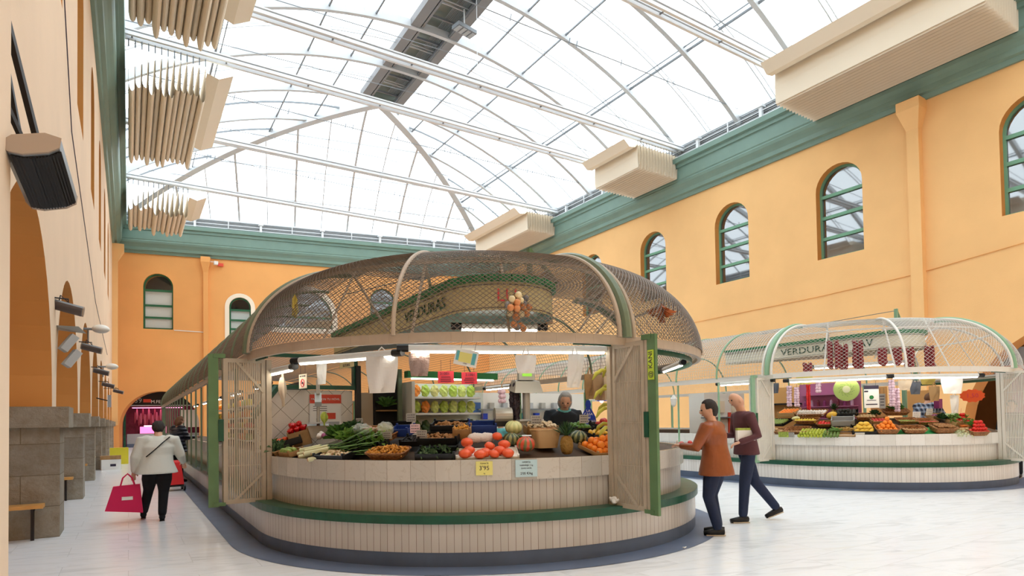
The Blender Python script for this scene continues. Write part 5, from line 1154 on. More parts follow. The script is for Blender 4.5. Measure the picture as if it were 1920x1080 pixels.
gcrate(1712, 2.74, .44, .26, .08, 'wicker basket of walnuts, middle one on the green mat', 'potato', 14, 'small brown nut in the middle basket', 'nuts in the middle basket', .026, z=.03, sc=.6, cat='nut')
gcrate(1766, 2.74, .46, .28, .1, 'wicker basket of pale brown mushrooms, right one on the green mat', 'mushroom', 34, 'pale brown mushroom in the right basket on the mat', 'mushrooms in the right basket', .03, z=.03, mt='wicker')
gcrate(1700, 2.4, .4, .22, .06, 'wicker tray of green grapes behind the oranges', 'green_fruit', 20, 'tiny green grape in the tray behind the oranges', 'grapes behind the oranges', .018, z=.04, sc=.55, cat='grape')
T = G(1678, 2.1); basket(T, .5, .26, .08, 'wicker basket of green herbs left of the plaid vendor', z=.1); bunch(T, 140, .16, .03, 'leaf_a', 'mound of bright green herbs left of the plaid vendor', z=.17)
bunch(G(1765, 2.35), 60, .12, .025, 'leaf_dark', 'dark green parsley in front of the vendor forearm', z=.06)
for px, r, lab in ((1789, 2.3, 'round pale green lettuce right of the parsley'), (1776, 2.28, 'smaller pale lettuce touching the round one')): put(one('cauliflower', lab, 'lettuce'), G(px, r), 0, 0, .1, sc=1.5 if px > 1780 else 1.1)
gcrate(1832, 2.86, .5, .2, .09, 'long wicker basket of red tomatoes at the right end of the far stall', 'red_tomato', 22, 'red tomato in the long basket at the right end', 'tomatoes in the long basket', .038, z=.0)
gcrate(1800, 2.5, .3, .2, .06, 'small box of tomatoes behind the carrots', 'red_tomato', 10, 'red tomato in the small box behind the carrots', 'tomatoes behind the carrots', .036, z=.06, mt='cardboard')
T = G(1812, 2.62)
for k in range(9): put(one('carrot', 'orange carrot in the loose row at the right', 'carrot', 'carrots at the right'), T, (k % 5-2)*.035, 0, .04+.03*(k//5), random.uniform(-.2, .2)+.9, PI/2)
stuff('bean_sprouts', G(1816, 2.84), .7, .16, .05, 260, leaf(.05, .006), 'leek_white', 'pale bean sprouts spread along the right front edge', 'sprouts', z=0)
for px, r, c_, lab in ((1800, 2.1, 'poster_red', 'red and purple packet standing behind the lettuce'), (1742, 2.15, 'paper_white', 'white folded paper card beside the vendor arm'), (1718, 2.3, 'paper_white', 'white folded paper cone in front of the plaid vendor')): card(G(px, r), .16, .13, lab, c_, z=.08, cat='packet' if c_ == 'poster_red' else 'price card')
e = card(G(1470, 2.93), .22, .11, 'green and grey printed box label at the left counter edge', 'salad_c', z=.0)
card(G(1484, 2.93), .14, .1, 'grey label beside the green one at the left counter edge', 'paper_grey', z=.0)
gcrate(1795, 2.5, .4, .24, .07, 'wooden crate of pale leeks and celery in the right half of the far stall', None, 0, '', '', .03, mt='cardboard', z=.03); stuff('celery', G(1795, 2.5), .36, .2, .12, 60, leaf(.12, .012), 'leaf_b', 'pale green celery stalks in the right half of the far stall', 'celery', z=.08)
gcrate(1735, 2.45, .42, .22, .07, 'wicker tray of small red radishes below the plaid vendor', 'apple', 16, 'small red radish in the tray below the plaid vendor', 'radishes below the vendor', .02, sc=.5, z=.03, cat='radish')
gcrate(1757, 2.15, .44, .2, .06, 'cardboard tray of brown shallots in front of the plaid vendor', 'onion', 16, 'brown shallot in the tray in front of the plaid vendor', 'shallots in front of the vendor', .024, sc=.62, z=.02, mt='cardboard')
gcrate(1650, 2.35, .34, .26, .08, 'wooden box of red chillies between the mangoes and the herbs', 'apple', 12, 'small red fruit between the mangoes and the herbs', 'red fruit between mangoes and herbs', .03, sc=.8, z=.02, mt='wood_crate', cat='fruit')
gcrate(1625, 2.2, .4, .24, .08, 'orange-brown wicker basket behind the labelled mango crate', 'potato', 14, 'brown root in the basket behind the mango crate', 'roots behind the mango crate', .03, sc=.85, z=.04)
gcrate(1548, 2.45, .3, .22, .06, 'small red basket above the yellow-green heap', 'red_tomato', 8, 'small red fruit above the yellow-green heap', 'red fruit above the heap', .03, sc=.8, z=.02)
gcrate(1812, 2.78, .3, .2, .07, 'box of small potatoes below the carrots', 'potato', 10, 'small potato in the box below the carrots', 'potatoes below the carrots', .03, sc=.8, z=.0, mt='cardboard')
bunch(G(1822, 2.72), 60, .14, .025, 'leaf_b', 'pale green leafy stalks at the right end of the far stall', z=.08)
bunch(G(1640, 2.1), 40, .12, .02, 'leaf_dark', 'dark herbs below the white certificate', z=.06)
# hanging goods of the far stall
for px, y0, y1, r, k_, m_, lab in ((1480, 724, 762, 2.5, 'garlic', 'garlic_pink', 'pink garlic braid at the left of the far stall'), (1494, 726, 762, 2.5, 'garlic', 'garlic_pink', 'pink garlic braid second from the left in the far stall'), (1535, 715, 736, 2.4, 'garlic', 'garlic_pink', 'short garlic braid left of the kiwi sign'),
        (1672, 712, 762, 2.5, 'garlic', 'garlic_pink', 'long garlic braid right of the white certificate'), (1682, 728, 772, 2.5, 'garlic', 'garlic_pink', 'long garlic braid just left of the plaid vendor')):
    braid(px, y0, y1, r, C2, k_, .05, .034, lab, 'garlic', mt=m_, wide=1.1)
for px, y0, y1, r, m_, w_, lab in ((1516, 722, 768, 2.45, 'chili_red', 1.6, 'thin string of bright red chillies left of the kiwi sign'), (1564, 642, 688, 2.6, 'pepper_dry', 2.2, 'thickest string of dried red peppers inside the canopy'), (1582, 648, 690, 2.5, 'pepper_dry', 1.7, 'dried red pepper string directly right of the thickest one'), (1610, 642, 690, 2.5, 'pepper_dry', 1.7, 'lone long string of dried red peppers in mid canopy'),
        (1656, 655, 682, 2.3, 'pepper_dry', 1.2, 'short dark pepper string left of the middle rib'), (1684, 655, 682, 2.3, 'pepper_dry', 1.1, 'short pepper string right of the middle rib'), (1706, 655, 690, 2.3, 'pepper_dry', 1.4, 'dried pepper string in the right bay of the canopy'), (1744, 652, 692, 2.3, 'pepper_dry', 1.3, 'dried pepper string furthest right in the canopy'), (1516, 684, 700, 2.5, 'pepper_dry', 1.5, 'small clump of dried peppers low at the left of the canopy')):
    braid(px, y0, y1, r, C2, 'pepper', .03, .044 if m_ != 'chili_red' else .02, lab, 'peppers', mt=m_, wide=w_)
e = empty('kiwi_sign', (0, 0, 0), 0, 'round sign printed like a kiwi slice hanging in the far stall', 'sign'); T = frame(C2, 1587, 2.75, tilt=0); p = onr(1587, 730, 2.75, C2); T.translation = p
for nm, r_, m_, yy in (('disc', .235, mat('kiwi_rim', (160, 164, 118), .6).name, 0), ('flesh', .225, mat('kiwi_green', (158, 178, 96), .6).name, -.007), ('heart', .07, mat('kiwi_pale', (196, 196, 156), .6).name, -.012)):
    mb = MB(); mb.lathe([(0, -.006), (r_, -.006), (r_, .006), (0, .006)], 36, M=Matrix.Translation((0, yy, 0)) @ Matrix.Rotation(PI/2, 4, 'X')); mb.build(nm, m_, e)
mb = MB()
for k in range(30): a = k*.2094; rr = .095+.02*(k % 3); mb.ball((rr*math.cos(a), -.016, rr*math.sin(a)), .006, 5, 4, sc=(1, .3, 1))
mb.build('seeds', 'ink', e); e.matrix_world = T
def cert(e):
    mb = MB(); mb.box((0, -.005, .2), (.26, .004, .07)); mb.build('black_header', 'ink', e); mb = MB(); mb.ball((0, -.006, -.0), .04, 12, 6, sc=(1, .1, 1)); mb.build('green_mark', 'fridge_green', e)
    mb = MB(); mb.box((-.09, -.005, .12), (.07, .003, .03)); mb.box((0, -.005, -.06), (.16, .003, .012)); mb.box((0, -.005, -.14), (.2, .003, .02)); mb.build('print', 'ink', e)
hsign(1634, 745, 2.6, .26, .42, 'paper_white', 'white certificate with black header hanging right of the kiwi sign', [], C=C2, extra=cert)
def star(px, py, r, lab):
    p = onr(px, py, r, C2); a = math.atan2(p.y-C2[1], p.x-C2[0]); e = empty('price_star', p, -1.15, lab, 'sign'); e.scale = (1.25,)*3; mb = MB(); n = 24; pts = [((.16+.02*(k % 2))*math.cos(2*PI*k/n), (.1+.015*(k % 2))*math.sin(2*PI*k/n)) for k in range(n)]
    mb.quad([(x, -.003, z) for x, z in pts]); mb.quad([(x, .003, z) for x, z in pts[::-1]])
    for k in range(n): a_, b_ = pts[k], pts[(k+1) % n]; mb.quad([(a_[0], -.003, a_[1]), (b_[0], -.003, b_[1]), (b_[0], .003, b_[1]), (a_[0], .003, a_[1])])
    mb.build('card', mat('star_orange', (250, 96, 40), .6), e); text('lettering', '1,50', .1, Matrix.Translation((0, -.006, 0)) @ RX, 'paint_red', e, .001)
star(1823, 742, 2.4, 'orange star-shaped price sign on the pink wall of the far stall')
hsign(1654, 752, 2.2, .12, .3, 'paper_grey', 'blue and grey flyer behind the white certificate', [], C=C2, extra=lines(.1, 4, .1, .06)); bag(1697, 722, 2.5, .24, .2, 'bag_kraft', 'beige shopping bag hanging left of the plaid vendor', C=C2); bag(1716, 728, 2.5, .2, .24, mat('bag_grey', (74, 78, 88), .6).name, 'dark grey carrier bag hanging above the plaid vendor', C=C2)
bag(1752, 738, 2.3, .24, .3, 'cardboard', 'cardboard sheet printed with purple garlic above the vendor', C=C2, name='paper_bag'); bag(1785, 722, 2.6, .5, .34, 'bag_white', 'large white plastic sheet hanging under the right tube', C=C2, name='plastic_sheet', handles=False); bag(1790, 758, 2.5, .22, .36, 'bag_white', 'narrow white bag hanging below the white sheet', C=C2); bag(1452, 728, 2.7, .2, .22, 'bag_grey', 'grey bag hanging by the left gate of the far stall', C=C2)
bag(1508, 712, 2.5, .3, .2, 'husk', 'yellowish net of nuts hanging left of the tube of the far stall', C=C2, handles=False, name='nut_net'); bag(1740, 712, 2.2, .34, .2, 'husk', 'net of walnuts hanging under the right tube', C=C2, handles=False, name='nut_net')
# back walls inside the far stall
def pane_(name, x0, x1, y, z0, z1, mt, lab, th=.05, cat='panel'):
    mb = MB(); mb.box(((x0+x1)/2, y, (z0+z1)/2), (x1-x0, th, z1-z0)); return tag(mb.build(name, mt), lab, cat)
def pany(name, x, y0, y1, z0, z1, mt, lab):
    mb = MB(); mb.box((x, (y0+y1)/2, (z0+z1)/2), (.05, y1-y0, z1-z0)); return tag(mb.build(name, mt), lab, 'panel')
pany('partition_board', 14.9, 7.75, 9.3, .15, 2.25, 'purple_wall', 'pink-purple board behind the kiwi sign and the white certificate'); pany('partition_board', 14.9, 9.32, 10.2, .9, 2.2, 'orange_panel', 'tan board behind the leftmost garlic braids of the far stall')
pany('partition_board', 15.3, 7.35, 7.72, .9, 2.1, 'orange_panel', 'tan board behind the long garlic braid'); pany('partition_board', 16.2, 6.75, 7.3, .9, 2.0, 'orange_panel', 'tan cardboard-coloured board behind the plaid vendor')
mb = MB(); mb.box((15.6, 7.1, 1.1), (.08, .08, 2.2)); tag(mb.build('green_post', 'post_mint'), 'pale green post standing left of the plaid vendor', 'post')
mb = MB(); mb.box((14.7, 9.7, 1.75), (.35, .9, .04)); tag(mb.build('shelf', 'dark_room'), 'dark shelf above the tilted box of oranges', 'shelf')
e = empty('pink_shelf', (0, 0, 0), 0, 'shelf unit with jars against the pink panel of the far stall', 'shelf')
for z in (1.35, 1.65, 1.95): mb = MB(); mb.box((14.78, 8.5, z), (.2, 1.4, .025)); mb.build('board', 'purple_wall', e)
for k in range(16):
    mb = MB(); mb.lathe([(.035, 0), (.035, .11), (.02, .14), (.02, .16)], 9); o = tag(mb.build('jar', mat('jar_%d' % (k % 3), ((150, 60, 120), (120, 40, 60), (210, 170, 200))[k % 3], .3)), 'small jar on the shelves against the pink panel', 'jar', 'jars on the pink panel shelves'); o.location = (14.78, 7.9+(k % 8)*.17, (1.365, 1.665)[k//8])
# ---------------------------------------------------------------- white stall section seen left of the far stall's gate, and fish stall behind the front stall
e = empty('white_cabinet', (0, 0, 0), 0, 'white glazed cabinet behind the man in the maroon jumper', 'cabinet'); mb = MB(); mb.box((13.2, 10.6, 1.1), (1.6, .5, 1.9)); mb.build('body', 'white_plastic', e)
for k, (x, m_) in enumerate(((12.62, 'orange_panel'), (13.0, 'paper_cream'), (13.35, 'poster_red'), (13.6, 'paper_cream'))): mb = MB(); mb.box((x, 10.33, 1.2 if k == 2 else 1.7), (.1 if k == 2 else .3, .03, .7 if k == 2 else .3)); mb.build('goods', m_, e)
mb = MB(); mb.box((13.1, 10.33, 1.42), (1.5, .2, .03)); mb.build('shelf', 'grey_steel', e)
e = empty('fish_stall', (0, 0, 0), 0, 'white and blue salt-fish stall seen through the front stall', 'stall'); mat('sign_blue', (30, 60, 170), .5)
mb = MB(); mb.box((8.6, 13.4, 1.1), (4.6, .1, 2.1)); mb.build('back_wall', 'white_plastic', e); mb = MB(); mb.box((8.2, 12.4, .6), (3.6, .6, 1.1)); mb.build('counter', 'white_plastic', e); mb = MB(); mb.hexa([(7.0, 12.2, 1.15), (9.9, 12.2, 1.15), (9.9, 12.7, 1.15), (7.0, 12.7, 1.15), (7.0, 12.35, 1.4), (9.9, 12.35, 1.4), (9.9, 12.7, 1.4), (7.0, 12.7, 1.4)]); mb.build('display_glass', 'clear_glass', e)
for z in (1.45, 1.72): mb = MB(); mb.box((8.9, 13.28, z), (3.0, .2, .03)); mb.build('shelf', 'grey_steel', e)
for k in range(14): mb = MB(); mb.box((7.6+.2*k, 13.26, 1.47+.075+(.27 if k % 2 else 0)), (.13, .12, .15)); mb.build('tin', ('sign_blue', 'paper_grey', 'teal_paper', 'louver')[k % 4], e)
mb = MB(); mb.box((7.0, 13.3, 1.75), (1.0, .08, .3)); mb.box((7.4, 13.3, 1.0), (.5, .08, .5)); mb.build('blue_panel', mat('blue_panel', (60, 104, 176), .5), e)
p = aty(1103, 772, 8.6); e = empty('figure_sign', p, -.55, 'blue bell-shaped sign reading LA CASA del BACALAO', 'sign'); e.scale = (.76,)*3; mb = MB(); mb.tube([(0, 0, .28), (0, 0, (3.38-p.z)/.76)], .004, 4); mb.build('cord', 'ink', e); mb = MB()
pts = [(-.2, -.3), (.2, -.3), (.17, -.12), (.1, .02), (.05, .1), (.07, .18), (.04, .28), (-.04, .28), (-.07, .18), (-.05, .1), (-.1, .02), (-.17, -.12)]
mb.quad([(x, -.01, z) for x, z in pts]); mb.quad([(x, .01, z) for x, z in pts[::-1]])
for k in range(len(pts)): a_, b_ = pts[k], pts[(k+1) % len(pts)]; mb.quad([(a_[0], -.01, a_[1]), (b_[0], -.01, b_[1]), (b_[0], .01, b_[1]), (a_[0], .01, a_[1])])
mb.build('silhouette', mat('sign_blue', (30, 60, 170), .5), e)
for s, sz, z in (('LA', .085, .02), ('CASA', .085, -.06), ('del', .08, -.14), ('BACALAO', .075, -.23)): text('lettering', s, sz, Matrix.Translation((0, -.014, z)) @ RX, 'paper_white', e, .001)
e = empty('pendant_lamp', aty(1128, 752, 11.2), 0, 'small blue pendant lamp above the fish stall counter', 'lamp'); mb = MB(); mb.lathe([(.02, .1), (.05, .08), (.13, 0), (.12, 0), (.04, .06)], 16); mb.build('shade', 'sign_blue', e); mb = MB(); mb.ball((0, 0, .0), .045, 10, 8); mb.build('bulb', 'cool_glow', e); mb = MB(); mb.tube([(0, 0, .1), (0, 0, 3.43-aty(1128, 752, 11.2).z)], .006, 5); mb.build('cord', 'ink', e)
p = aty(1263, 752, 11.0); e = empty('wall_lamp', p, 0, 'white and blue lantern-shaped ornament right of the tall green post', 'ornament'); mb = MB(); mb.lathe([(.02, .16), (.09, .06), (.06, -.1), (0, -.16)], 12); mb.build('body', 'paper_white', e); mb = MB(); mb.lathe([(.061, .0), (.066, -.03), (.05, -.1)], 12); mb.build('blue_band', 'sign_blue', e)
# produce shelves along the glazed left side of the front stall
for q, y0 in enumerate((10.2, 13.4, 16.6)):
    e = empty('produce_rack', (C1[0]-2.25, y0, 0), 0, ['nearest rack of fruit behind the green side posts', 'second rack of fruit behind the side posts, beside the dark-coated shopper', 'third rack of fruit far down the long left side'][q], 'rack')
    for z in (1.1, 1.34, 1.58, 1.82): mb = MB(); mb.box((0, 1.1, z), (.35, 2.4, .02)); mb.build('shelf', 'white_plastic', e)
    mb = MB(); mb.box((.25, 1.1, 1.4), (.04, 2.4, 1.5)); mb.build('back', 'dark_room', e)
    for z in (1.12, 1.36, 1.6, 1.84):
        for k in range(9):
            kd = ('orange', 'apple', 'lemon', 'green_fruit')[int(z*10+k//2) % 4]; o = one(kd, '%s on the side racks of the front stall' % {'orange': 'orange', 'apple': 'red apple', 'lemon': 'yellow lemon', 'green_fruit': 'green pear'}[kd], 'fruit', NAMES.get(kd, kd)+'s on the side racks'); put(o, Matrix.Translation((C1[0]-2.32, y0+.1+k*.25, z+.06)), sc=2.0)
# ================================================================== rooms behind the arches
def sgn_room():
    O = FW0+FWD*fu(1.75)-FWN*2.4; O = Vector((O.x, O.y, 0)); u = Vector((FWD.x, FWD.y, 0)); n = Vector((FWN.x, FWN.y, 0)); rz = math.atan2(FWD.y, FWD.x)
    e = empty('butcher_shop', O, rz, 'butcher shop lit pink inside the far left arch', 'shop')
    mb = MB(); mb.box((0, 1.2, 2.2), (7, .1, 4.4)); mb.build('back_wall', mat('meat_wall', (150, 70, 90), .7, var=.4, vscale=3), e)
    mb = MB(); mb.box((-3.2, .2, 2.2), (.1, 2, 4.4)); mb.box((3.2, .2, 2.2), (.1, 2, 4.4)); mb.box((0, 0, 4.3), (7, 4, .1)); mb.build('side_wall', 'dark_room', e)
    mb = MB(); mb.box((0, -.9, 3.3), (5.4, .2, 1.1)); mb.build('fascia', 'black_plastic', e); mb = MB(); mb.box((0, -1.02, 2.8), (5.4, .04, .06)); mb.build('fascia_trim', 'zinc', e)
    text('lettering', 'M.FER', .3, Matrix.Translation((-.38, -1.03, 3.04)) @ RX, 'paper_white', e); text('lettering', '39', .45, Matrix.Translation((-1.5, -1.03, 3.12)) @ RX, 'paper_grey', e)
    mb = MB(); mb.box((-.98, -1.02, 3.12), (.45, .02, .22)); mb.build('red_mark', 'poster_red', e)
    for x in (-2.3, -.02): mb = MB(); mb.box((x, -.9, 1.35), (.12, .12, 2.7)); mb.build('green_post', 'post_green' if x > -1 else 'ledge_green', e)
    mb = MB(); mb.box((.2, -.5, .55), (4.8, .5, .7)); mb.build('counter', 'louver', e); mb = MB(); mb.box((.2, -.78, .12), (4.8, .04, .24)); mb.build('plinth', 'kick_blue', e)
    mb = MB(); mb.box((-.7, -.6, 1.15), (1.5, .3, .45)); mb.build('meat_case', emis('pink_case', (255, 120, 180), 1.6), e); mb = MB(); mb.box((-.6, -.8, 1.42), (1.2, .04, .07)); mb.build('case_light', emis('pink_white', (255, 215, 235), 4), e)
    for k in range(14): mb = MB(); x = -2.0+k*.12; mb.ball((x, .6, 2.0+.25*math.sin(k*2)), 1, 8, 6, sc=(.07, .06, .4)); mb.build('hanging_ham', mat('ham_%d' % (k % 2), ((170, 80, 90), (210, 130, 140))[k % 2], .5), e)
    mb = MB(); mb.box((1.6, -.7, 1.9), (1.3, .05, 1.2)); mb.build('white_menu', 'paper_white', e)
    mb = MB(); mb.box((-.6, .4, 2.68), (3.0, .3, .04)); mb.build('ceiling_light', emis('pink_light', (255, 150, 200), 3), e)
sgn_room()
for k, x in enumerate((8.5, 15.5)):
    O = FW0+FWD*fu(x)-FWN*2.6; mb = MB(); mb.box((0, 0, 2.2), (7, .1, 4.6)); o = mb.build('wall_shop', 'plaster_shaded'); o.location = (O.x, O.y, 0); o.rotation_euler.z = math.atan2(FWD.y, FWD.x); tag(o, kind='structure')
mb = MB(); mb.box((11, 51.2, 7), (34, .3, 14)); tag(mb.build('wall_outer', 'plaster_shaded'), kind='structure')
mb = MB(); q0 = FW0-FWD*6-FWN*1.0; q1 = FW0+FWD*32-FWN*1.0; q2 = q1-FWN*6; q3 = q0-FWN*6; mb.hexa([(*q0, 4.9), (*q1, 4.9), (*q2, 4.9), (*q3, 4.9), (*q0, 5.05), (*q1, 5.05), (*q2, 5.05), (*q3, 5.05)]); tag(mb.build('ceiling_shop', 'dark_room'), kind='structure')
mb = MB(); mb.box((30.2, 18, 2.6), (.2, 60, 5.2)); tag(mb.build('wall_shop_right', 'plaster_shaded'), kind='structure'); mb = MB(); mb.box((27.8, 18, 5.1), (5.4, 60, .2)); tag(mb.build('ceiling_shop_right', 'dark_room'), kind='structure')
e = empty('corner_shop', (XR+1.6, 5.4, 0), 0, 'shop with white fascia and orange band inside the right arch', 'shop'); mb = MB(); mb.box((0, 0, 3.35), (.2, 6.6, .62)); mb.build('fascia', 'louver', e); mb = MB(); mb.box((-.02, 0, 2.98), (.2, 6.6, .14)); mb.build('orange_band', mat('orange_band', (226, 100, 40), .6), e)
mb = MB(); mb.box((1.2, 0, 1.6), (.1, 6.6, 3.2)); mb.build('back_wall', 'purple_wall', e); mb = MB(); mb.box((.2, 0, .6), (.5, 6.2, 1.2)); mb.build('counter', 'louver', e); mb = MB(); mb.box((.6, 0, 2.85), (.1, 5, .04)); mb.build('light', 'pink_light', e)
text('lettering', 'M', .16, facing((-.11, 1.3, 3.48), (-1, 0, 0)), 'ink', e)
# ================================================================== left wall: heaters, lamps, benches
def heater(p, label, s=1.0, rz=0.0, tilt=.9, face='heater_face'):
    e = empty('patio_heater', p, 0, label, 'heater'); mb = MB()
    sec = [(-.19, .0), (-.16, -.07), (-.08, -.1), (.08, -.1), (.16, -.07), (.19, .0), (.1, .05), (-.1, .05)]; L = .45
    for i in range(len(sec)):
        a, b = sec[i], sec[(i+1) % len(sec)]; mb.quad([(a[0], -L, a[1]), (b[0], -L, b[1]), (b[0], L, b[1]), (a[0], L, a[1])])
    b_ = mb.build('housing', 'grey_steel', e)
    for y in (-L, L):
        mb = MB(); q = [(x, y, z) for x, z in sec]; w_ = [(x*1.03, y*1.06, z*1.03) for x, z in sec]; mb.quad(q); mb.quad(w_)
        for k in range(8): mb.quad([q[k], q[(k+1) % 8], w_[(k+1) % 8], w_[k]])
        mb.build('end_plate', mat('plate_tan', (176, 156, 138), .5), e)
    mb = MB()
    for k in range(-7, 8): mb.box((k*.021, 0, -.112+.0006*k*k), (.009, L*1.9, .014))
    mb.hexa([(-.165, -L*.95, -.078), (.165, -L*.95, -.078), (.165, L*.95, -.078), (-.165, L*.95, -.078), (-.09, -L*.95, -.104), (.09, -L*.95, -.104), (.09, L*.95, -.104), (-.09, L*.95, -.104)]); mb.build('ribbed_face', face, e)
    if face != 'heater_black': mb = MB(); mb.tube([(0, L*.8, .05), (0, L*.8, .2), (-.25, L*.8, .28)], .018, 6); mb.tube([(0, -L*.1, .05), (-.05, 0, .2), (-.25, L*.8, .28)], .015, 6); mb.build('bracket', 'dark_steel', e)
    yd, nd_ = Vector(tilt).normalized(), Vector(rz).normalized(); xd = yd.cross(-nd_).normalized(); zd = xd.cross(yd)
    e.matrix_world = Matrix.Translation(p) @ Matrix((xd, yd, zd)).transposed().to_4x4() @ Matrix.Diagonal((s, s, s, 1))
    iv = e.matrix_world.inverted(); mb = MB(); w0 = Vector((XL-.03, p.y-.05, p.z+.12)); mb.tube([iv @ w0, iv @ (p+Vector((0, 0, .12))), iv @ (p+Vector((0, 0, .02)))], .03, 6)
    if face != 'heater_black': mb.build('wall_arm', 'dark_steel', e)
    return e
ta, tb = aty(58, 264, 5.6), aty(97, 372, 6.5); h0 = heater((ta+tb)/2, 'large black ribbed heater high on the left wall, nearest one', (tb-ta).length/.93, (.3, -.55, -1.0), ta-tb, 'heater_black')
mb = MB(); p = aty(66, 250, 6.3); mb.beam((XL, 5.6, 4.95), (p.x, 6.3, p.z), .04, .05); mb.beam((XL, 5.7, 4.75), (p.x-.1, 6.3, p.z-.05), .03, .04); mb.beam((XL, 5.8, 4.1), (p.x, 6.2, p.z-.3), .03, .04); mb.beam((XL, 5.8, 3.8), (p.x, 6.2, p.z-.35), .02, .03); tag(mb.build('heater_bracket', 'dark_steel'), 'black steel bracket holding the nearest heater to the wall', 'bracket')
e = empty('wall_speaker', aty(118, 322, 8.6), 0, 'pale box-shaped lamp half hidden behind the nearest heater', 'lamp'); mb = MB(); mb.hexa([(-.14, -.1, -.14), (.1, -.1, -.14), (.1, .12, -.16), (-.14, .12, -.16), (-.14, -.1, .12), (.04, -.1, .16), (.04, .12, .14), (-.14, .12, .12)]); mb.build('body', 'trim_cream', e)
for (px, py, y, s, lab) in ((128, 577, 10.4, .5, 'grey heater on the second pier, above the metal shield'), (172, 653, 15.2, .5, 'third small heater with a reddish face along the left wall'), (190, 697, 20.0, .5, 'fourth small heater along the left wall'), (203, 722, 24.9, .5, 'fifth small heater along the left wall'), (222, 734, 29.7, .5, 'sixth small heater on a long arm near the far corner')):
    heater(aty(px, py, y), lab, s*.8, (.35, -1, -.75), (-.9, .15, .25))
for (px, py, y, lab) in ((189, 618, 17.5, 'white shell-shaped lamp on the left wall, larger one'), (210, 688, 24.5, 'white shell-shaped lamp on the left wall, farther one')):
    e = empty('shell_lamp', aty(px, py, y), 0, lab, 'lamp'); mb = MB(); mb.ball((0, 0, 0), .17, 16, 10, sc=(1.1, 1, .7), f=lambda d: 1-.25*max(0, -d.z)); mb.build('shade', 'white_plastic', e, smooth=True); mb = MB(); mb.tube([(-.15, 0, 0), (-.42, 0, .0)], .03, 6); mb.tube([(-.25, 0, 0), (-.25, 0, -.35)], .02, 6); mb.build('arm', 'grey_steel', e)
p = aty(128, 640, 10.6); e = empty('shielded_lamp', p, 0, 'metal shield with two white floodlights on the second pier', 'lamp'); mb = MB(); mb.quad([(-.25, 0, .22), (.12, 0, .22), (.2, .3, .16), (-.25, .3, .2)]); mb.box((-.22, .1, -.1), (.02, .25, .7)); mb.build('shield', 'steel_scale', e)
for dz, dx in ((-.02, .0), (-.24, .04)): mb = MB(); mb.box((0, 0, 0), (.1, .12, .26)); o = mb.build('floodlight', 'louver', e); o.location = (dx, .05, dz); o.rotation_euler = (0, .6, .4)
p = aty(205, 752, 24); e = empty('shielded_lamp', p, 0, 'small white floodlights far along the left wall', 'lamp'); mb = MB(); mb.box((0, 0, 0), (.1, .2, .4)); mb.build('floodlight', 'louver', e); mb = MB(); mb.tube([(0, 0, 0), (XL-.03-p.x, 0, .1)], .02, 6); mb.build('wall_arm', 'dark_steel', e)
BL = ['bench', 'nearest wooden bench against the first stone plinth', 'wooden bench at the second stone plinth', 'wooden bench at the third stone plinth', 'wooden bench at the fourth stone plinth', 'wooden bench at the fifth stone plinth']
for k, y in enumerate(piers[2:7]):
    e = empty('wall_bench', (0, y-.5, 0), 0, BL[k+1], 'bench'); mb = MB(); mb.box((-1.42, 0, .44), (1.0, .26, .045)); mb.build('seat', 'wood_bench', e)
    for x in (-1.82, -1.04): mb = MB(); mb.box((x, .05, .21), (.035, .05, .42)); mb.box((x, .1, .39), (.03, .16, .03)); mb.build('leg', 'dark_steel', e)
p = atz(211, 880, 0); e = empty('white_box', (p.x-.05, p.y, 0), .1, 'white carton with a small print on the floor by the left wall', 'box'); mb = MB(); mb.box((0, 0, .17), (.55, .4, .34)); mb.build('carton', 'paper_white', e); mb = MB(); mb.box((.05, -.203, .15), (.16, .006, .08)); mb.build('print', 'ink', e)
mb = MB(); mb.box((p.x-.05, p.y, .4), (.58, .42, .12)); tag(mb.build('wooden_tray', 'wood_crate'), 'brown wooden tray on top of the white carton', 'tray')
p = atz(217, 872, 0); mb = MB(); mb.box((p.x+.1, p.y+.7, .31), (.6, .4, .62)); tag(mb.build('yellow_crate', mat('crate_yellow', (236, 220, 60), .5)), 'yellow plastic crate behind the white carton', 'crate')
q = FW0+FWD*fu(4.75)+FWN*.35; e = empty('security_camera', (q.x, q.y, 12.35), 0, 'small white security camera high on the far wall by the pilaster', 'camera'); mb = MB(); mb.box((.3, 0, 0), (.25, .3, .22)); mb.build('body', 'white_plastic', e); mb = MB(); mb.beam((-.3, .1, .1), (.3, .1, .08), .04, .04); mb.build('arm', 'white_plastic', e); mb = MB(); mb.box((.6, .15, -.04), (.35, .1, .2)); mb.build('red_box', 'poster_red', e)
mb = MB(); mb.tube([(XL+.02, 9.6, 9.9), (XL+.02, 12.9, 6.61), (XL+.02, 22, 5.2), (XL+.02, 34, 4.8)], .008, 4); tag(mb.build('wall_cable', 'ink'), 'thin dark cable sagging along the left wall', 'cable')
mb = MB(); mb.tube([(XR-.03, 22, 6.2), (XR-.03, 14, 6.35), (XR-.03, 10.6, 6.5), (XR-.03, 4, 7.2)], .012, 4); tag(mb.build('wall_cable', 'plaster_shaded'), 'thin cable running below the windows of the right wall', 'cable')
mb = MB(); p = onr(1155, 943, 3.02, C1); stuff('crumpled_bag', Matrix.Translation((p.x, p.y, .52)), .1, .08, .08, 14, blob(.035, (1.3, .5, .8)), 'bag_white', 'crumpled white wrapper on the green ledge by the right gate', 'wrapper')
p = atz(1284, 1028, 0); stuff('litter', Matrix.Translation((p.x, p.y, .006)), .03, .02, .01, 5, blob(.01, (1.2, 1, .6)), 'paper_white', 'tiny crumpled paper on the blue floor margin', 'litter')
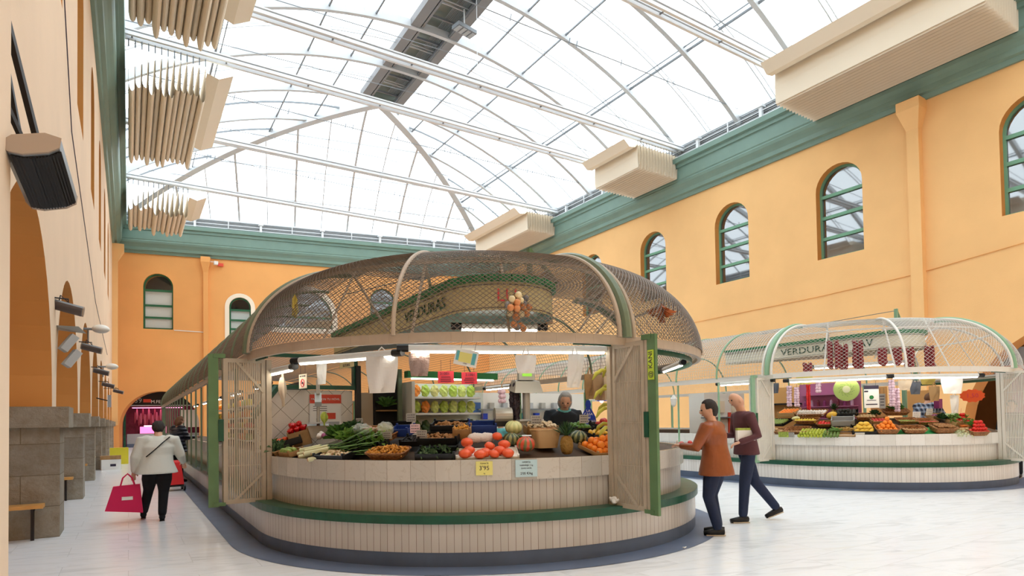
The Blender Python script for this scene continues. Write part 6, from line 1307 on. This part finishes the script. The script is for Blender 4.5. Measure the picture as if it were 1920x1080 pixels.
# ================================================================== people
def remesh(o, v, it=4):
    m = o.modifiers.new('union', 'REMESH'); m.mode = 'VOXEL'; m.voxel_size = v; m.use_smooth_shade = True
    s = o.modifiers.new('soften', 'SMOOTH'); s.factor = .5; s.iterations = it; return o
def hand(mb, w, d, curl=.5, side=1, up=(0, 0, 1)):
    """palm, four fingers of different lengths and a thumb leaving the side of the palm"""
    w = Vector(w); d = Vector(d).normalized(); u = Vector(up); s = d.cross(u)
    if s.length < .1: s = d.cross(Vector((1, 0, 0)))
    s.normalize(); n = s.cross(d).normalized(); mb.tube([w-d*.02, w+d*.03, w+d*.085], [.024, .034, .03], 10, flat=.55, up=n)
    for i, (o_, l) in enumerate(((-.028, .062), (-.009, .074), (.01, .07), (.028, .055))):
        b = w+d*.08+s*o_; m1 = b+(d*math.cos(curl*.6)-n*math.sin(curl*.6))*l*.5; m2 = m1+(d*math.cos(curl*1.6)-n*math.sin(curl*1.6))*l*.5; mb.tube([b, m1, m2], [.0095, .009, .007], 7)
    t0 = w+d*.025-s*side*.028; t1 = t0+(d*.7-s*side*.8).normalized()*.035; mb.tube([t0, t1, t1+d*.03-n*.008], [.012, .0105, .008], 7)
def seg(mb, pts, rs, n=14, flat=1.0, up=(0, 0, 1)):
    mb.tube(pts, rs, n, flat=flat, up=up); mb.ball(pts[0], rs[0], 10, 7); mb.ball(pts[-1], rs[-1], 10, 7)
def person(loc, rz, label, J, top, legs, shoe, hair, hem=.9, flare=1.0, hairkind='short', scale=1.0, collar=None, build_=1.0, group=None):
    e = empty('person', loc, rz, label, 'person', group); V_ = {k: Vector(v) for k, v in J.items()}
    body = MB(); h = V_['head']; nk = V_['neck']; f = V_.get('face', Vector((0, 1, 0))).normalized()
    up = (h-nk).normalized(); sd = f.cross(up).normalized()
    MH = Matrix((sd, f, up)).transposed()
    body.ball(h, .1, 22, 16, sc=(.78, .95, 1.18), M=MH, f=lambda d: 1-.1*max(0, -d.z)*(1-max(0, d.y)))
    body.ball(h+MH @ Vector((0, .02, -.085)), .05, 12, 8, sc=(.95, .9, .6), M=MH)                      # jaw
    body.ball(h+MH @ Vector((0, .1, -.012)), .018, 9, 7, sc=(.7, 1, 1.4), M=MH)                        # nose
    for s in (-1, 1): body.ball(h+MH @ Vector((s*.08, -.005, -.005)), .024, 9, 7, sc=(.4, .8, 1.2), M=MH)   # ears
    body.tube([nk-up*.06, nk, h-up*.06], [.066, .058, .056], 12)
    body.tube([V_['pelvis'], V_['chest'], nk-up*.05], [.1, .11, .06], 12)
    for s in 'LR':
        sh, el, wr = V_['sh'+s], V_['el'+s], V_['wr'+s]; body.tube([nk-up*.06, sh, el, wr], [.05, .045, .034, .024], 10); d = V_.get('hd'+s, wr-el)
        hand(body, wr, d, J.get('curl', (.6,))[0], -1 if s == 'L' else 1, up=V_.get('pn'+s, Vector((0, 0, 1))))
        hp, kn, an = V_['hip'+s], V_['kn'+s], V_['an'+s]; body.tube([V_['pelvis'], hp, kn, an], [.07, .06, .045, .035], 10)
    b = remesh(body.build('body', 'skin', e), .0085, 3)
    for s in (-1, 1): mb = MB(); mb.ball(h+MH @ Vector((s*.033, .088, .012)), .0095, 8, 6); mb.build('eye', 'eye', e)
    mb = MB(); mb.ball(h+MH @ Vector((0, .092, -.052)), .02, 8, 5, sc=(1.1, .4, .28), M=MH); mb.build('mouth', 'lip', e)
    if hair:
        mb = MB(); k = 1.0 if hairkind != 'bald' else .9
        mb.ball(h+MH @ Vector((0, -.014, .016)), .108, 22, 16, sc=(.84, .94, 1.1), M=MH, f=lambda d: (1.02+.03*math.sin(9*d.x+5*d.z)) if (d.z > -.15 and not (d.y > .55 and d.z < .62)) or d.y < -.1 else .8)
        if hairkind == 'bob': mb.ball(h+MH @ Vector((0, -.03, -.03)), .11, 16, 12, sc=(.88, .8, 1.0), M=MH)
        mb.build('hair', hair, e, smooth=True)
    # upper garment: torso and sleeves in one
    mb = MB(); pe, ch = V_['pelvis'], V_['chest']; B = build_
    ax = (V_['shR']-V_['shL']); ax.normalize(); fwd = Vector((0, 0, 1)).cross(ax).normalized()
    hemc = Vector((pe.x, pe.y, hem)); rows = [(hemc, .2*flare*B, .165*flare*B), (pe.lerp(ch, .12) if hem < pe.z else pe.lerp(ch, .2), .182*B, .148*B), (pe.lerp(ch, .55), .17*B, .125*B), (ch, .195*B, .13*B), (ch.lerp(nk, .6), .18*B, .1*B), (ch.lerp(nk, .86), .11*B, .075*B), (nk, .068, .062)]
    base = len(mb.v); n = 24
    for c, rx, ry in rows:
        for j in range(n): a = 2*PI*j/n; mb.v.append(tuple(c+ax*(rx*math.cos(a))+fwd*(ry*math.sin(a))))
    for i in range(len(rows)-1):
        for j in range(n): mb.face((base+i*n+j, base+i*n+(j+1) % n, base+(i+1)*n+(j+1) % n, base+(i+1)*n+j))
    mb.face(tuple(range(base+n-1, base-1, -1))); mb.face(tuple(range(base+(len(rows)-1)*n, base+len(rows)*n)))
    for s in 'LR': seg(mb, [V_['sh'+s].lerp(ch, .25), V_['sh'+s], V_['el'+s], V_['el'+s].lerp(V_['wr'+s], .9)], [.085*B, .078*B, .058*B, .044], 12)
    remesh(mb.build('jacket', top, e), .014, 5)
    if collar: mb = MB(); mb.tube([nk+MH @ Vector((.072*math.cos(t), .066*math.sin(t), -.0)) for t in [k*.524 for k in range(12)]], .018, 7, closed=True); mb.build('collar', collar, e, smooth=True)
    mb = MB()
    mb.ball(pe, .15*B, 14, 10, sc=(1.0, .72, .75))
    for s in 'LR': seg(mb, [V_['hip'+s], V_['hip'+s].lerp(V_['kn'+s], .5), V_['kn'+s], V_['an'+s].lerp(V_['kn'+s], .08)], [.09*B, .09*B, .074, .06], 12)
    remesh(mb.build('trousers', legs, e), .014, 4)
    for s in 'LR':
        an = V_['an'+s]; d = V_.get('ft'+s, Vector((0, 1, 0))); d = Vector((d[0], d[1], d[2])).normalized(); mb = MB(); mb.tube([an-d*.07-Vector((0, 0, .035)), an-Vector((0, 0, .03)), an+d*.09-Vector((0, 0, .045)), an+d*.17-Vector((0, 0, .052))], [.038, .045, .042, .03], 12, flat=.95); mb.ball(an, .045, 10, 8); sh_ = mb.build('shoe', shoe, e, smooth=True)
        mb = MB(); a_ = an-d*.1-Vector((0, 0, .075)); b_ = an+d*.195-Vector((0, 0, .075)); mb.beam(a_+d*.02, b_-d*.05, .066, .014); o = mb.build('sole', 'sole' if shoe == 'shoe_black' else shoe, sh_)
    e.scale = (scale,)*3
    return e
def J(**k):
    b = dict(pelvis=(0, 0, .95), chest=(0, 0, 1.27), neck=(0, .01, 1.44), head=(0, .03, 1.585), face=(0, 1, -.05), shL=(-.18, 0, 1.38), shR=(.18, 0, 1.38), elL=(-.24, -.02, 1.1), elR=(.24, -.02, 1.1), wrL=(-.25, .08, .87), wrR=(.25, .08, .87),
             hipL=(-.09, 0, .9), hipR=(.09, 0, .9), knL=(-.1, .02, .5), knR=(.1, .02, .5), anL=(-.11, 0, .085), anR=(.11, 0, .085), curl=(.6, 0, 0))
    b.update(k); return b
# shopper in the brown leather jacket, seen from behind at the counter
p = atz(1345, 1004, 0); person((p.x, p.y, 0), math.radians(20), 'person in a brown leather jacket and jeans standing at the front stall counter', J(pelvis=(-.03, -.02, .93), chest=(-.04, 0, 1.24), neck=(-.05, .02, 1.4), head=(-.06, .05, 1.53), face=(-.55, .85, -.2), shL=(-.22, .02, 1.33), shR=(.13, .0, 1.33),
    elL=(-.33, .12, 1.08), elR=(.24, .08, 1.06), wrL=(-.24, .34, 1.1), wrR=(.1, .33, 1.08), hipL=(-.12, -.02, .88), hipR=(.06, -.02, .88), knL=(-.1, .06, .48), knR=(.06, .08, .48), anL=(-.02, -.02, .085), anR=(.13, .03, .085), ftL=(-.5, .9, 0), ftR=(-.2, 1, 0)), 'leather_brown', 'denim', 'shoe_black', 'hair_dark', hem=.74, flare=1.15, build_=1.1)
# man in the maroon jumper walking towards the stall
p = atz(1395, 978, 0); m_ = person((p.x, p.y, 0), math.radians(62), 'bald person in a maroon jumper and dark jeans holding a white and green packet', J(pelvis=(0, -.06, .98), chest=(0, -.03, 1.33), neck=(0, 0, 1.49), head=(0, .06, 1.625), face=(-.1, 1, -.05), shL=(-.19, -.02, 1.43), shR=(.19, -.02, 1.43),
    elL=(-.29, -.08, 1.16), elR=(.26, .0, 1.15), wrL=(-.27, .16, 1.08), wrR=(.16, .22, 1.16), hipL=(-.09, -.05, .93), hipR=(.09, -.07, .93), knL=(-.09, .02, .52), knR=(.1, -.22, .52), anL=(-.1, .06, .085), anR=(.1, -.52, .15), ftR=(0, 1, -.35)), 'maroon_cloth', 'denim', 'shoe_black', None, hem=.9, scale=1.02)
mb = MB(); q = m_.matrix_basis @ Vector((0, 0, 0)); M = Matrix.Translation((p.x, p.y, 0)) @ Matrix.Rotation(math.radians(62), 4, 'Z'); e = empty('packet', (0, 0, 0), 0, 'white packet with a green stripe held against the maroon jumper', 'packet'); mb.box((0, 0, 0), (.26, .05, .14)); mb.build('wrap', 'paper_white', e); mb = MB(); mb.box((0, 0, .085), (.26, .052, .03)); mb.build('green_stripe', 'salad_c', e); e.matrix_world = M @ Matrix.Translation((-.235, .06, 1.19)) @ Matrix.Rotation(PI/2+.1, 4, 'Z')
# woman in the white coat walking away with a pink bag
p = atz(297, 976, 0); R0 = math.radians(-2); person((p.x, p.y, 0), R0, 'person in a white padded coat walking away along the left aisle with a pink bag', J(pelvis=(-.02, 0, .86), chest=(0, .04, 1.12), neck=(0, .12, 1.3), head=(0, .2, 1.41), face=(0, 1, -.25), shL=(-.2, .06, 1.23), shR=(.2, .06, 1.23), elL=(-.3, .0, .97), elR=(.3, .06, .98), wrL=(-.32, .08, .75), wrR=(.34, .22, .86),
    hipL=(-.1, 0, .8), hipR=(.08, 0, .8), knL=(-.13, .16, .46), knR=(.07, .02, .44), anL=(-.2, .3, .1), anR=(.05, -.03, .085)), 'white_cloth', 'black_cloth', 'black_cloth', 'hair_dark', hem=.72, flare=1.2, build_=1.22)
MB0 = Matrix.Translation((p.x, p.y, 0)) @ Matrix.Rotation(R0, 4, 'Z')
e = empty('crossbody_strap', (0, 0, 0), 0, 'black strap across the back of the white coat', 'strap'); mb = MB(); mb.tube([(-.16, -.13, .98), (-.05, -.125, 1.08), (.06, -.1, 1.19), (.15, -.03, 1.27)], .016, 6, flat=.5); mb.build('band', 'black_cloth', e); e.matrix_world = MB0
e = empty('shopping_bag', (0, 0, 0), 0, 'bright pink shopping bag in the left hand of the white-coated person', 'bag'); mb = MB(); mb.hexa([(-.28, -.07, -.2), (.2, -.07, -.26), (.2, .07, -.26), (-.28, .07, -.2), (-.18, -.05, .15), (.16, -.05, .17), (.16, .05, .17), (-.18, .05, .15)]); mb.build('sack', 'pink_bag', e)
for y in (-.05, .05): mb = MB(); mb.tube([(-.09, y, .15), (-.06, y, .27), (.0, y*.4, .33), (.06, y, .27), (.09, y, .16)], .012, 6); mb.build('handle', 'pink_bag', e)
mb = MB(); mb.box((0, -.068, -.03), (.14, .004, .05)); mb.build('white_mark', 'paper_white', e); e.matrix_world = MB0 @ Matrix.Translation((-.4, .06, .4))
# red shopping trolley
p = atz(325, 920, 0); e = empty('shopping_trolley', (p.x, p.y, 0), .1, 'red shopping trolley with black wheels beside the long stall', 'trolley'); mb = MB(); mb.hexa([(-.19, -.16, .14), (.19, -.16, .14), (.19, .16, .12), (-.19, .16, .12), (-.15, -.0, .62), (.15, -.0, .62), (.13, .24, .66), (-.13, .24, .66)]); mb.build('sack', 'trolley_red', e)
mb = MB(); mb.tube([(-.17, .2, .1), (-.15, .3, .95), (.15, .3, .95), (.17, .2, .1)], .012, 6); mb.build('frame', 'dark_steel', e)
for s in (-1, 1):
    for y in (-.12, .18): mb = MB(); mb.tube([(s*.2-.018, y, .07), (s*.2+.018, y, .07)], .07, 14); mb.build('wheel', 'black_plastic', e)
mb = MB(); mb.box((0, .02, .11), (.4, .34, .03)); mb.build('base', 'black_plastic', e)
# shopper in the dark padded coat
p = atz(333, 904, 0); person((p.x, p.y, 0), math.radians(-62), 'person in a dark padded coat reaching towards the glazed side of the long stall', J(face=(.1, 1, -.1), elR=(.24, .12, 1.12), wrR=(.16, .38, 1.14), elL=(-.25, .1, 1.1), wrL=(-.18, .34, 1.08), head=(0, .06, 1.55), neck=(0, .02, 1.4)), 'puffer_cloth', 'black_cloth', 'black_cloth', 'hair_brown', hem=.76, flare=1.1, build_=1.2, hairkind='bob')
# vendor with grey hair behind the front counter
p = onr(1056, 800, 1.55, C1); person((p.x, p.y, .15), math.radians(153), 'grey-haired vendor in a dark waistcoat looking down behind the pineapple', J(face=(.15, 1, -.45), chest=(0, .05, 1.26), neck=(0, .1, 1.42), head=(0, .17, 1.53), elL=(-.27, .1, 1.1), elR=(.27, .1, 1.1), wrL=(-.14, .34, 1.06), wrR=(.14, .34, 1.06)), 'dark_vest', 'black_cloth', 'shoe_black', 'hair_grey', hem=.9, collar='teal_paper', hairkind='bob')
# vendor in the plaid shirt in the far stall
p = onr(1731, 780, 1.5, C2); person((p.x, p.y, .15), math.radians(-95), 'person in a blue and white plaid shirt leaning over the far stall counter', J(pelvis=(0, -.1, .97), chest=(0, .06, 1.29), neck=(0, .17, 1.44), head=(0, .26, 1.55), face=(-.1, 1, -.3), shL=(-.18, .12, 1.38), shR=(.18, .12, 1.38), elL=(-.25, .3, 1.14), elR=(.26, .3, 1.12), wrL=(-.2, .5, 1.28), wrR=(.16, .58, .98)), 'plaid_cloth', 'black_cloth', 'shoe_black', 'hair_brown', hem=.92, scale=1.06, build_=1.15)
p2 = onr(1759, 757, 1.9, C2); mb = MB(); mb.box((0, 0, 0), (.16, .1, .2)); o = tag(mb.build('snack_packet', 'jar_0'), 'purple packet held up by the plaid vendor', 'packet'); o.location = p2
# small figure beyond the stall, and the shopper hidden by the right gate
p = atd(938, 800, 11.5); person((p.x, p.y, .0), math.radians(-70), 'small figure in pale blue with brown hair seen between the fridge and the garlic braid', J(), 'teal_paper', 'black_cloth', 'shoe_black', 'hair_brown', scale=.9)
p = atz(1902, 894, 0); person((p.x, p.y, 0), math.radians(100), 'person in black trousers and black shoes behind the far right gate', J(knL=(-.1, .1, .5), anL=(-.12, .2, .085), anR=(.1, -.15, .085)), 'black_cloth', 'black_cloth', 'shoe_black', 'hair_dark')
